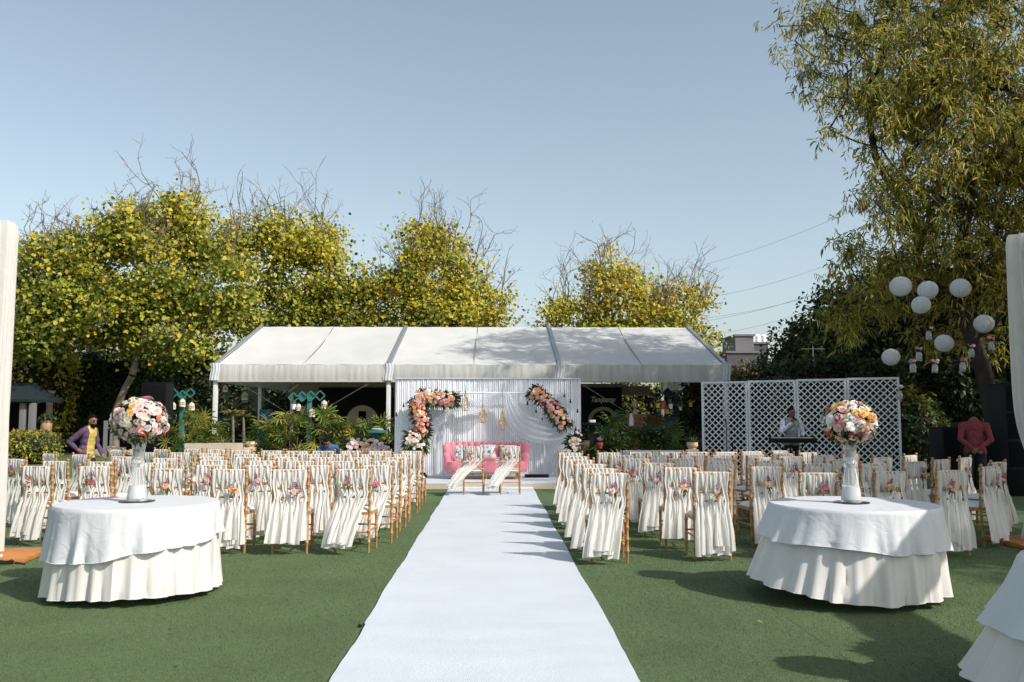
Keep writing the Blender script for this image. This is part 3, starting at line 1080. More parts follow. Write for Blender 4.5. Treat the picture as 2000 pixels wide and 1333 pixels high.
TL = (-3.08, 7.92); TR = (3.07, 7.68); T3 = (3.42, 4.5); T4 = (4.35, 4.95)
round_table((TL[0], TL[1], 0), 'round table in white two-layer cloth beside the left pillar', .355, .09, math.radians(205), math.radians(190), .02, .0, 4)
round_table((TR[0], TR[1], 0), 'round table in white two-layer cloth, half shaded, before right chairs', .30, .045, math.radians(-20), math.radians(190), .22, .10, 9)
round_table((T3[0], T3[1], 0), 'round white-clothed table cut by the right picture edge', .33, .04, math.radians(200), math.radians(140), .30, .05, 14)
for (p, pal, nm) in ((TL, PAL_L, 'on the table beside the left pillar'), (TR, PAL_R, 'on the half-shaded table'), (T3, PAL_R, 'on the table at the right picture edge')):
    lx = 0.0 if p is TL else -.02
    vase((p[0] + lx, p[1] - .02, .784), 'tall clear glass vase ' + nm)
    if p is TL:
        flower_ball((p[0] + lx, p[1] - .02, 1.475), .236, .198, pal, 'blush and white rose ball ' + nm)
    else:
        flower_ball((p[0] + lx, p[1] - .02, 1.455), .220, .186, pal, 'white, orange and pink rose ball ' + nm)
nb = MB()
nb.grid(lambda u, v: (2.93 + .3 * u, 4.72 + .3 * v, .778 + .02 * math.sin(u * 7) * math.sin(v * 5) + .02), 10, 10)
tag(nb.build('folded_napkin', M['cloth_white']), 'rumpled white napkin on the table at the right picture edge', 'napkin')

# ================================================================== CHAIRS
def chair_meshes():
    P = []
    def add(name, b, m):
        P.append((name, b.mesh(name, M[m])))
    hw = .19
    rings = (.12, .24, .36, .46, .57, .66, .75, .83, .90)
    for sx in (-1, 1):
        b = MB()
        prof = [(.0001, 0), (.0125, 0)]
        zz = [0.0]
        for z in rings:
            prof += [(.0165, z - .012), (.021, z - .006), (.021, z + .006), (.0165, z + .012)]
        prof += [(.015, .912), (.010, .918), (.0135, .924), (.019, .934), (.0185, .945), (.011, .954), (.0001, .957)]
        Rm = Matrix.Identity(3)
        b.lathe(prof, 9)
        # lean: feet splay back, top leans back
        b.v = [(x + sx * (hw - .004 * (z < .4)), y - .022 * (1 - z / .45) if z < .45 else y - .055 * (z - .45), z) for x, y, z in b.v]
        add('back_post', b, 'gold_wood')
    for sx in (-1, 1):
        b = MB()
        prof = [(.0001, 0), (.0125, 0)]
        for z in (.14, .27, .38):
            prof += [(.0165, z - .012), (.0205, z - .006), (.0205, z + .006), (.0165, z + .012)]
        prof += [(.017, .44), (.0001, .44)]
        b.lathe(prof, 9, (sx * .195, .37, 0))
        add('leg', b, 'gold_wood')
    b = MB()
    b.bar((-.2, .37, .432), (.2, .37, .432), .03, .034); b.bar((-.185, 0, .432), (.185, 0, .432), .026, .034)
    b.bar((-.193, .012, .4325), (-.197, .356, .4325), .026, .034); b.bar((.193, .012, .4325), (.197, .356, .4325), .026, .034)
    add('seat_frame', b, 'gold_wood')
    b = MB()
    def cu(u, v):
        a, c = u * 2 - 1, v * 2 - 1
        f = ((1 - abs(a) ** 6) * (1 - abs(c) ** 6)) ** .5
        return (a * .192, .19 + c * .195, .448 + .05 * f)
    b.grid(cu, 12, 12)
    b.add([(-.192, -.005, .447), (.192, -.005, .447), (.192, .385, .447), (-.192, .385, .447)], [(0, 3, 2, 1)])
    add('cushion', b, 'cushion')
    for z, r in ((.905, .0125), (.713, .011), (.612, .011), (.520, .011)):
        b = MB()
        y = -.055 * (z - .45)
        b.tube([(-hw + .01, y, z), (-.06, y - .008, z), (.06, y - .008, z), (hw - .01, y, z)], r, 7)
        add('rail', b, 'gold_wood')
    for x in (-.11, -.037, .037, .11):
        b = MB()
        b.tube([(x, -.055 * .263 - .006, .713), (x, -.055 * .45 - .007, .905)], .009, 6)
        add('spindle', b, 'gold_wood')
    for (a, c) in (((-.19, -.01, .245), (-.195, .37, .245)), ((.19, -.01, .245), (.195, .37, .245)), ((-.185, -.009, .225), (.185, -.009, .225)), ((-.19, .37, .27), (.19, .37, .27))):
        b = MB(); b.tube([a, c], .0105, 7); add('stretcher', b, 'gold_wood')
    return P


def sash_set(seed, sweep, gather, lift, zend=.10, zg=.60):
    """seven sashes: over the top rail, woven through the rails, tails to the ground"""
    r = random.Random(seed)
    out = []
    n = 7
    for i in range(n):
        x0 = -.152 + .304 * i / (n - 1) + r.uniform(-.006, .006)
        yr = -.030
        pair = 1 if i % 2 else -1
        d1 = pair * r.uniform(.006, .018)
        d2 = -pair * r.uniform(.006, .02)
        ph = r.uniform(0, 6)
        zb = zend + r.uniform(-.05, .07)
        xt = x0 * (1.0 - gather) * 1.06 + sweep + r.uniform(-.03, .03)
        fw = r.uniform(.85, 1.25)
        yb = -.07 - r.uniform(0, .05) - lift
        keys = [  # z, x, y, width
            (.872, x0, .018, .048), (.905, x0, .012, .052), (.926, x0, yr + .006, .062), (.905, x0, yr - .016, .064),
            (.84, x0 + d1 * .3, yr - .018 - .004 * pair, .064), (.775, x0 + d1, yr - .012, .058), (.713, x0 + d1, yr + (.020 if i % 2 else -.008), .046),
            (.66, x0 + d1 * .4 + d2 * .5, yr - .006, .046), (zg, x0 + d2 + (xt - x0) * .12, yr - (.022 if i % 2 else .006), .042),
            (.53, x0 + (xt - x0) * .24, yr - .024, .056), (.42, x0 + (xt - x0) * .45, yr - .03 + yb * .3, .080 * fw),
            (.28, x0 + (xt - x0) * .72, yr - .03 + yb * .65, .112 * fw), (zb, xt, yr - .02 + yb, .126 * fw)]
        if zend > .1:
            keys = [(z if z > .55 else zb + (z - .10) * (.53 - zb) / (.43), x, y, w) for z, x, y, w in keys[:-1]] + [keys[-1]]
        b = MB()
        def fn(u, v):
            q = v * (len(keys) - 1)
            k = min(int(q), len(keys) - 2); f = q - k
            f2 = f * f * (3 - 2 * f)
            A, B = keys[k], keys[k + 1]
            z = A[0] + (B[0] - A[0]) * f; x = A[1] + (B[1] - A[1]) * f2; y = A[2] + (B[2] - A[2]) * f2; w = A[3] + (B[3] - A[3]) * f
            uu = u - .5
            fold = math.cos(uu * 2 * PI * 1.25 + ph + v * 1.2)
            return (x + uu * w, y - (.11 * w + .001) * fold + .003 * math.sin(v * 11 + ph), z - .02 * abs(uu) * v * math.sin(ph * 3))
        b.grid(fn, 7, 26)
        out.append(b.mesh('sash', M['sash']))
    return out


CH = chair_meshes()
SASH = {'straight': [sash_set(s, r_, .12, 0) for s, r_ in ((1, .0), (2, .02), (3, -.03), (4, .01), (5, -.015), (6, .03), (7, -.045), (8, .0))],
        'sweep': [sash_set(s, r_, .25, .03) for s, r_ in ((11, -.12), (12, -.15), (13, -.10), (14, -.07))],
        'strong': [sash_set(s, r_, .45, .06) for s, r_ in ((21, -.16), (22, -.13))],
        'blown': [sash_set(31, -.40, .72, .10, .17), sash_set(32, -.36, .70, .10, .15)]}
ORD = ['first', 'second', 'third', 'fourth', 'fifth', 'sixth', 'seventh', 'eighth', 'ninth', 'tenth', 'eleventh', 'twelfth', 'thirteenth', 'fourteenth']


def posy(loc, rz, seed, label):
    r = random.Random(seed)
    t = empty('chair_posy', loc, rz, label, 'posy', 'small posies tied to the chair backs')
    main = r.choice(['blush', 'peach', 'pink', 'blush'])
    pr = r.choice(['purple', 'lilac', 'purple', 'magenta'])
    for k in range(2):
        flower(t, 'spray', pr, (r.uniform(-.03, .03), -.015, r.uniform(.0, .03)), (r.uniform(-.5, .5), -.35, 1), r.uniform(.034, .05))
    for k in range(2):
        flower(t, 'rose', main, (r.uniform(-.03, .03), -.02, -.015 + r.uniform(-.025, .02)), (r.uniform(-.4, .4), -1, r.uniform(-.2, .5)), r.uniform(.022, .032))
    P = [(r.uniform(-.02, .02), -.012, -.02) for _ in range(10)]
    D = [(r.uniform(-.6, .6), -.3, r.uniform(-1, .3)) for _ in range(10)]
    leaves_part(t, 'leaves', P, D, npr.uniform(.04, .08, 10), npr.uniform(.012, .02, 10), [M['leaf_green'], M['hedge_b']])
    s = MB(); s.tube([(0, -.012, 0), (.01, -.02, -.05), (.0, -.012, -.11)], .004, 5); s.build('stem', M['leaf_green'], t)


def chair(x, y, rz, kind, label, group, seed, withposy=None):
    t = empty('banquet_chair', (x, y, .002 if abs(x) > .9 else .019), rz, label, 'chair', group)
    for nm, me in CH:
        link(nm, me, t)
    sets = SASH[kind]
    for me in sets[seed % len(sets)]:
        link('sash', me, t)
    if withposy:
        r = random.Random(seed * 7 + 1)
        lx, lz = r.uniform(-.07, .07), r.uniform(.70, .78)
        off = Matrix.Rotation(rz, 3, 'Z') @ Vector((lx, -.075, 0))
        posy((x + off.x, y + off.y, lz), rz, seed, withposy)


LB = [[(-1.58, 10.13), (-2.23, 10.14), (-2.94, 10.16), (-3.63, 10.28), (-4.7, 10.74), (-5.4, 10.87)],
      [(-1.39, 10.91), (-2.15, 10.93), (-2.81, 10.94), (-3.4, 11.07), (-4.32, 11.61), (-5.1, 11.91), (-5.79, 12.06)],
      [(-1.43, 12.05), (-2.0, 11.99), (-2.56, 12.05), (-3.1, 12.15), (-3.75, 12.3), (-4.63, 12.9), (-5.46, 13.4), (-6.61, 12.69)],
      [(-1.39, 13.12), (-1.94, 13.12), (-2.47, 13.12), (-3.0, 13.12), (-3.52, 13.15), (-4.15, 13.4), (-6.36, 14.13)],
      [(-1.38, 14.25), (-1.88, 14.24), (-2.39, 14.25), (-2.89, 14.26), (-3.38, 14.27), (-3.9, 14.28), (-4.53, 14.5), (-5.14, 14.9), (-5.68, 14.97), (-7.05, 14.56)],
      [(-1.4, 15.55), (-1.93, 15.56), (-2.43, 15.57), (-2.9, 15.6), (-3.36, 15.63), (-3.85, 15.8), (-4.4, 15.95), (-4.95, 16.25), (-5.45, 16.6), (-6.0, 16.5), (-6.55, 15.9)]]
RB = [[(1.21, 9.39), (2.33, 9.55), (3.38, 9.40), (4.24, 9.61), (4.99, 9.79), (5.85, 10.52), (6.50, 11.55)],
      [(1.2, 10.28), (2.16, 10.36), (3.18, 10.6), (4.05, 11.2), (4.73, 11.25), (5.47, 11.73), (6.1, 12.27), (6.75, 12.8)],
      [(1.21, 11.18), (2.11, 11.44), (2.93, 11.74), (3.68, 12.02), (4.75, 12.4), (5.61, 13.0), (6.35, 13.6)],
      [(1.17, 12.25), (2.0, 12.60), (2.66, 12.70), (3.25, 12.85), (3.84, 13.0), (4.39, 13.25), (5.01, 13.7), (5.6, 14.1)],
      [(1.21, 13.35), (1.95, 13.70), (2.55, 13.85), (3.09, 13.92), (3.58, 13.95), (4.07, 14.05), (4.6, 14.35), (5.16, 14.78)],
      [(1.27, 14.72), (1.88, 14.82), (2.44, 14.9), (2.94, 14.95), (3.4, 15.0), (3.88, 15.05), (4.4, 15.3), (4.95, 15.6)]]
POSY_L = {(0, 0), (0, 1), (0, 2), (0, 3), (0, 4), (0, 5), (1, 0), (1, 1), (1, 2), (1, 3), (1, 4), (1, 6), (2, 1), (2, 2), (2, 6), (2, 7), (3, 1), (4, 0), (4, 6)}
POSY_R = {(0, 0), (0, 1), (0, 2), (0, 3), (0, 4), (0, 5), (0, 6), (1, 1), (1, 2), (1, 3), (1, 4), (1, 5), (1, 7), (2, 1), (2, 2), (2, 3), (2, 4), (3, 1), (3, 2), (3, 5), (4, 1)}
cnt = 0
for side, B, PZ in (('left', LB, POSY_L), ('right', RB, POSY_R)):
    for ri, row in enumerate(B):
        for si, (x, y) in enumerate(row):
            cnt += 1
            rg = random.Random(cnt)
            if side == 'left':
                face = math.atan2(-(0.0 - x) * max(0, (abs(x) - 3.8)) / 3.0, (24 - y)) * .9
                kind = 'strong' if si == 0 and ri < 2 else ('sweep' if si == 0 or rg.random() < .12 else 'straight')
            else:
                face = math.atan2(x * max(0, (abs(x) - 2.6)) / 2.6, (24 - y)) * .9
                kind = 'sweep' if si == 0 else ('sweep' if rg.random() < .12 else 'straight')
            rz = face + rg.uniform(-.085, .085)
            x += rg.uniform(-.02, .02); y += rg.uniform(-.04, .04)
            where = f'{side} of aisle, {ORD[ri]} row from camera, {ORD[si]} from aisle'
            pz = f'purple and blush posy on chair {where}' if (ri, si) in PZ else None
            chair(x, y, rz, kind, f'gold chair with ivory sashes, {where}', f'gold chairs {side} of the aisle', cnt, pz)
for i, (x, nm) in enumerate(((-.385, 'left'), (.325, 'right'))):
    chair(x, 17.45, rnd.uniform(-.04, .04), 'blown', f'gold chair with blown sashes on the aisle carpet, {nm} of the pair', 'pair of chairs facing the sofa', i,
          f'small pink posy on the {nm} chair of the pair facing the sofa')
    wr = empty('dried_wreath', (x - .19, 17.36, .80), 0, f'round dried flower wreath hung on the {nm} chair of the pair', 'wreath', 'wreaths on the pair of chairs')
    ring = MB()
    for q in range(3):
        ring.tube([(math.cos(a) * (.13 + .012 * math.sin(a * 5 + q * 2)), -.01 + .012 * math.cos(a * 7 + q * 2), math.sin(a) * (.155 + .012 * math.cos(a * 6 + q))) for a in [2 * PI * k / 40 for k in range(40)]], .010, 5, close=True)
    ring.build('twig_ring', M['stone'], wr)
    for k in range(30):
        a = rnd.uniform(0, 6.28)
        flower(wr, rnd.choice(['rose', 'daisy']), rnd.choice(['cream', 'white', 'blush', 'cream', 'peach']), (math.cos(a) * .13, -.03, math.sin(a) * .155), (rnd.gauss(0, .5), -1, rnd.gauss(0, .5)), rnd.uniform(.014, .026) * (1.5 if k < 5 else 1))
    P, D = [], []
    for k in range(160):
        a = rnd.uniform(0, 6.28)
        P.append((math.cos(a) * .13, -.015, math.sin(a) * .155)); D.append((math.cos(a + 1.2) + rnd.gauss(0, .6), rnd.gauss(-.4, .4), math.sin(a + 1.2) + rnd.gauss(0, .6)))
    leaves_part(wr, 'leaves', P, D, .04, .012, [M['shrub_y'], M['hedge_c'], M['cushion']])

# ================================================================== BACKDROP FLOWERS
MIX = [('rose', 'peach')] * 6 + [('rose', 'blush')] * 6 + [('rose', 'coral')] * 3 + [('rose', 'cream')] * 4 + [('rose', 'yellow')] * 3 + [('rose', 'pink')] * 3 + [('daisy', 'white')] * 3 + [('rose', 'white')] * 2 + [('anthurium', 'red')] * 2 + [('rose', 'magenta')]
MIXW = [('rose', 'cream')] * 6 + [('rose', 'white')] * 5 + [('rose', 'blush')] * 4 + [('daisy', 'white')] * 4 + [('rose', 'peach')]


def arrangement(name, path, Y, width, nfl, nlf, label, mix, size=.05, leafL=.2, ends=1.0):
    pts = [at(px, py, Y) for px, py in path]
    o = pts[0].copy()
    t = empty(name, o, 0, label, 'flowers')
    seg = [(pts[i + 1] - pts[i]).length for i in range(len(pts) - 1)]
    T = sum(seg)
    def along(s):
        d = s * T
        for i, L in enumerate(seg):
            if d <= L or i == len(seg) - 1:
                return pts[i].lerp(pts[i + 1], d / L), (pts[i + 1] - pts[i]).normalized()
            d -= L
    core = MB()
    core.tube([p - o + Vector((0, .04, 0)) for p in pts], width * .38, 8)
    core.build('foam_core', M['hedge_core'], t)
    for k in range(nfl):
        s = (k + rnd.random()) / nfl
        p, tn = along(.03 + .94 * s)
        sd = tn.cross(Vector((0, 1, 0)))
        u = rnd.uniform(-1, 1)
        dep = -width * .55 * math.sqrt(max(0, 1 - u * u * .8))
        pos = p + sd * (u * width * .56) + Vector((0, dep, 0)) - o + Vector((rnd.gauss(0, .015), 0, rnd.gauss(0, .015)))
        kd, cl = rnd.choice(mix)
        flower(t, kd, cl, pos, sd * u * .9 + Vector((rnd.gauss(0, .25), -1, .35 + rnd.gauss(0, .25))), size * rnd.uniform(.75, 1.25))
    P, D = [], []
    for k in range(nlf):
        s = rnd.random()
        p, tn = along(s)
        sd = tn.cross(Vector((0, 1, 0)))
        u = rnd.uniform(-1, 1)
        e = (-1 if s < .5 else 1) * (abs(s - .5) * 2) ** 3 * ends
        P.append(p + sd * u * width * .5 + Vector((0, -width * .2 * rnd.random(), 0)) - o)
        D.append(sd * u * 1.2 + tn * (e * 1.4 + rnd.gauss(0, .3)) + Vector((rnd.gauss(0, .25), -.35 + rnd.gauss(0, .3), rnd.gauss(0, .3))))
    leaves_part(t, 'leaves', P, D, npr.uniform(.4, 1.15, nlf) * leafL, npr.uniform(.10, .24, nlf) * leafL, [M['leaf_green'], M['leaf_fern'], M['hedge_a'], M['hedge_b']], droop=.25)
    return t


arrangement('flower_garland', [(892, 782), (865, 778), (835, 775), (815, 778), (818, 800), (824, 825), (822, 848), (835, 852)], 21.12, .27, 200, 1000,
            'peach and pink flower garland, angled down the left of the backdrop', MIX, .038, .17)
arrangement('flower_garland', [(1038, 763), (1058, 775), (1075, 793), (1090, 812), (1106, 832)], 21.12, .25, 95, 650,
            'peach and pink flower garland, diagonal on the right of the backdrop', MIX, .038, .17)
arrangement('flower_arrangement', [(796, 858), (808, 858), (818, 862), (816, 875)], 20.85, .30, 60, 420, 'cream rose arrangement on a gold stand below the left garland', MIXW, .033, .2)
arrangement('flower_arrangement', [(1118, 852), (1128, 862), (1116, 876), (1120, 884)], 20.9, .30, 42, 260, 'cream rose arrangement on a stand at the backdrop\'s right edge', MIXW, .033, .2)
for (px, lab) in ((808, 'gold wire stand under the left cream roses'), (1119, 'gold wire stand under the right cream roses')):
    p = at(px, 880, 20.9)
    t = empty('flower_stand', (p.x, 20.9, .12), 0, lab, 'stand', 'gold flower stands')
    for sx in (-1, 1):
        for sy in (-1, 1):
            b = MB(); b.tube([(sx * .14, sy * .12, 0), (sx * .14, sy * .12, .62)], .01, 6); b.build('upright', M['brass'], t)
    b = MB()
    for z in (.01, .62):
        b.tube([(-.14, -.12, z), (.14, -.12, z), (.14, .12, z), (-.14, .12, z)], .01, 6, close=True)
    b.build('ring', M['brass'], t)
arrangement('flower_trough', [(678, 876), (705, 872), (735, 874), (765, 878)], 22.4, .34, 80, 420, 'low trough of pink and cream roses beside the bench', MIXW + [('rose', 'blush')] * 6 + [('rose', 'pink')] * 2, .042)

def gold_lantern(px, py, Y, k):
    p = at(px, py, Y)
    t = empty('gold_lantern', p, 0, k, 'lantern', 'geometric gold lanterns before the backdrop')
    n = 6
    rows = [(.0, .26), (.035, .10), (.10, -.10), (.075, -.21), (.02, -.22)]
    ri = [[Vector((r * math.cos(2 * PI * i / n + j * PI / n), r * math.sin(2 * PI * i / n + j * PI / n), z)) for i in range(n)] for j, (r, z) in enumerate(rows)]
    b = MB()
    for j in range(len(rows) - 1):
        for i in range(n):
            b.tube([ri[j][i], ri[j + 1][i]], .006, 4); b.tube([ri[j][(i + (1 if j % 2 == 0 else 0)) % n], ri[j + 1][(i + (0 if j % 2 == 0 else 1)) % n]], .006, 4)
    for j in (2, 3):
        b.tube(ri[j], .006, 4, close=True)
    b.build('wire_cage', M['brass'], t)
    c = MB(); c.tube([(0, 0, .25), (0, 0, max(.3, 2.26 - p.z))], .004, 4); c.build('cord', M['cable'], t)
    w = MB(); w.lathe([(.001, -.2), (.03, -.2), (.03, -.1), (.001, -.1)], 10); w.build('candle', M['filler'], t)
gold_lantern(909, 784, 20.95, 'gold wire lantern hanging beside the left garland\'s end')
gold_lantern(943, 808, 20.95, 'gold wire lantern hanging in the middle of three')
gold_lantern(981, 822, 20.95, 'gold wire lantern hanging lowest of the three')
for i, (px, py, lab) in enumerate(((1030, 788, 'first'), (1047, 803, 'second'), (1059, 821, 'third'), (1102, 773, 'fourth'), (1114, 784, 'fifth'), (1128, 803, 'sixth'), (774, 810, 'seventh'), (788, 792, 'eighth'))):
    p = at(px, py, 21.3)
    t = empty('hanging_bulb', p, 0, f'small black hanging bulb on the backdrop, {lab} counted from the sheer scoop', 'bulb', 'black bulbs hanging on the backdrop')
    b = MB(); b.lathe([(.001, -.05), (.018, -.045), (.026, -.02), (.016, .01), (.014, .05), (.001, .055)], 10); b.build('bulb', M['black_gloss'], t)
    b = MB(); b.tube([(0, 0, .05), (0, 0, 2.41 - p.z)], .003, 4); b.build('cord', M['cable'], t)

# ================================================================== DRAPED PILLARS
def draped_pillar(x, y, H, hw, tie, label, cat='pillar', seed=1, taper=0.0):
    r = random.Random(seed)
    t = empty('draped_pillar', (x, y, 0), 0, label, cat, 'white draped pillars of the garden gate')
    p = MB(); p.tube([(0, 0, 0), (0, 0, H)], .05, 10); p.build('post', M['alu'], t)
    g = MB()
    n = 19
    ph = [r.uniform(0, 6) for _ in range(4)]
    def fn(u, v):
        a = u * 2 * PI
        z = H - (H - .015) * v
        k = 1.0 - taper * v
        if tie:
            zt = tie
            k *= 1 - .42 * math.exp(-((z - zt) / .5) ** 2)
        rr = hw * k * (1 + .085 * math.sin(a * n + ph[0] + .6 * math.sin(v * 4 + a)) + .06 * math.sin(a * 7 + ph[1] + v * 2) + .03 * math.sin(a * 3 + v * 5 + ph[2]))
        if v < .02: rr *= .97
        return (rr * math.cos(a), rr * math.sin(a) * .9, z)
    g.grid(fn, 260, 40)
    g.add([(hw * .9 * math.cos(2 * PI * k / 30), hw * .8 * math.sin(2 * PI * k / 30), H) for k in range(30)], [tuple(range(30))])
    g.build('curtain', M['sash'], t)
    return t
draped_pillar(-5.67, 9.85, 3.64, .36, 0, 'white draped pillar at the left picture edge, on orange board', seed=3, taper=.06)
draped_pillar(6.66, 10.60, 3.70, .38, .75, 'white draped pillar at the right picture edge, tied low', seed=5, taper=.0)
draped_pillar(6.10, 3.3, 3.62, .36, 0, 'white draped pillar out beside the cut-off table', seed=8)
def gate_beam(a, b, label):
    t = empty('gate_beam', a, 0, label, 'beam', 'draped beams of the garden gate')
    A, Bv = Vector(a), Vector(b)
    g = MB()
    d = Bv - A
    L = d.length; y = d.normalized(); x = y.cross(Vector((0, 0, 1))).normalized()
    def fn(u, v):
        an = u * 2 * PI
        r = .24 * (1 + .05 * math.sin(v * 90) + .04 * math.sin(an * 5 + v * 20))
        return y * (L * v) + x * (r * 1.05 * math.cos(an)) + Vector((0, 0, r * .8 * math.sin(an) - .03 * math.sin(PI * v)))
    g.grid(fn, 28, 160)
    g.build('cloth_wrap', M['sash'], t)
    c = MB(); c.tube([(0, 0, 0), d], .04, 8); c.build('pole', M['alu'], t)
gate_beam((6.58, 10.5, 3.48), (6.10, 3.35, 3.42), 'white cloth-wrapped beam between the right-hand pillars')
b = MB()
b.box((0, 0, .03), (1.05, .80, .055), Euler((0, 0, .12)).to_matrix(), .012)
o = b.build('base_board', M['orange_board']); o.location = (-5.62, 9.90, .0)
o.location = (-5.40, 9.82, 0)
tag(o, 'flat orange-brown base board under the left pillar', 'board')
b = MB()
b.tube([(-5.45 + .05 * i + .04 * math.sin(i * 2.1), 9.50 + .05 * math.cos(i * 1.7) - .005 * i, .066 if i < 7 else max(.012, .066 - .018 * (i - 6))) for i in range(14)], .008, 6)
b.tube([(-5.0 + .10 * math.cos(i * .7), 9.46 + .06 * math.sin(i * .7) - .004 * i, .012 + .002 * i) for i in range(20)], .007, 6)
tag(b.build('power_cable', M['cable']), 'thin black cable coiled on the orange base board', 'cable')
b = MB(); b.box((-5.16, 9.56, .068), (.12, .05, .02), bev=.006)
tag(b.build('plug_strip', M['filler']), 'small white plug on the orange base board', 'plug')
b = MB(); b.box((0, 0, .03), (1.2, .9, .055), None, .012)
o = b.build('base_board', M['orange_board']); o.location = (6.62, 10.6, 0)
tag(o, 'flat brown base board under the right tied pillar', 'board')

# ================================================================== LATTICE SCREEN
def lattice():
    A, Bp = Vector((5.53, 23.75, 0)), Vector((9.88, 21.6, 0))
    d = (Bp - A); L = d.length / 4
    ang = math.atan2(d.y, d.x)
    names = ['first', 'second', 'third', 'fourth']
    for k in range(4):
        o = A + d.normalized() * (L * k)
        t = empty('lattice_screen', o, ang, f'white diamond lattice screen panel, {names[k]} from the tent', 'screen', 'white lattice screen panels')
        w, h = L - .012, 2.44 + .012 * k
        fw = .055
        for (c, s) in (((fw / 2, 0, h / 2), (fw, .05, h)), ((w - fw / 2, 0, h / 2), (fw, .05, h)), ((w / 2, 0, h - fw / 2), (w - 2 * fw - .004, .046, fw)), ((w / 2, 0, .09), (w - 2 * fw - .004, .046, fw))):
            b = MB(); b.box(c, s); b.build('frame', M['white_paint'], t, smooth=False)
        x0, x1, z0, z1 = fw, w - fw, .11, h - fw
        st = .1625
        W_, H_ = x1 - x0, z1 - z0
        for sgn in (1, -1):
            i = 1
            while True:
                c0 = i * st
                if c0 > W_ + H_: break
                # line x + z = c0 (mirrored for sgn -1)
                xa, xb = max(0, c0 - H_), min(W_, c0)
                i += 1
                if xb - xa < .02: continue
                p = Vector((xa, 0, c0 - xa)); q = Vector((xb, 0, c0 - xb))
                if sgn < 0:
                    p.x, q.x = W_ - p.x, W_ - q.x
                off = Vector((x0, .008 * sgn, z0))
                b = MB(); b.bar(p + off, q + off, .012, .032, (0, 1, 0)) if False else b.bar(p + off, q + off, .028, .012, (0, 1, 0))
                b.build('slat', M['white_paint'], t, smooth=False)
lattice()

# ================================================================== PEOPLE
def capsule(b, a, c, ra, rc, n=14):
    a, c = Vector(a), Vector(c)
    d = (c - a)
    L = max(d.length, 1e-4)
    q = d.to_track_quat('Z', 'Y').to_matrix()
    prof = [(max(1e-4, ra * math.sin(PI / 2 * i / 4)), -ra * math.cos(PI / 2 * i / 4)) for i in range(5)]
    prof += [(max(1e-4, rc * math.cos(PI / 2 * i / 4)), L + rc * math.sin(PI / 2 * i / 4)) for i in range(5)]
    b.lathe(prof, n, a, True, q)


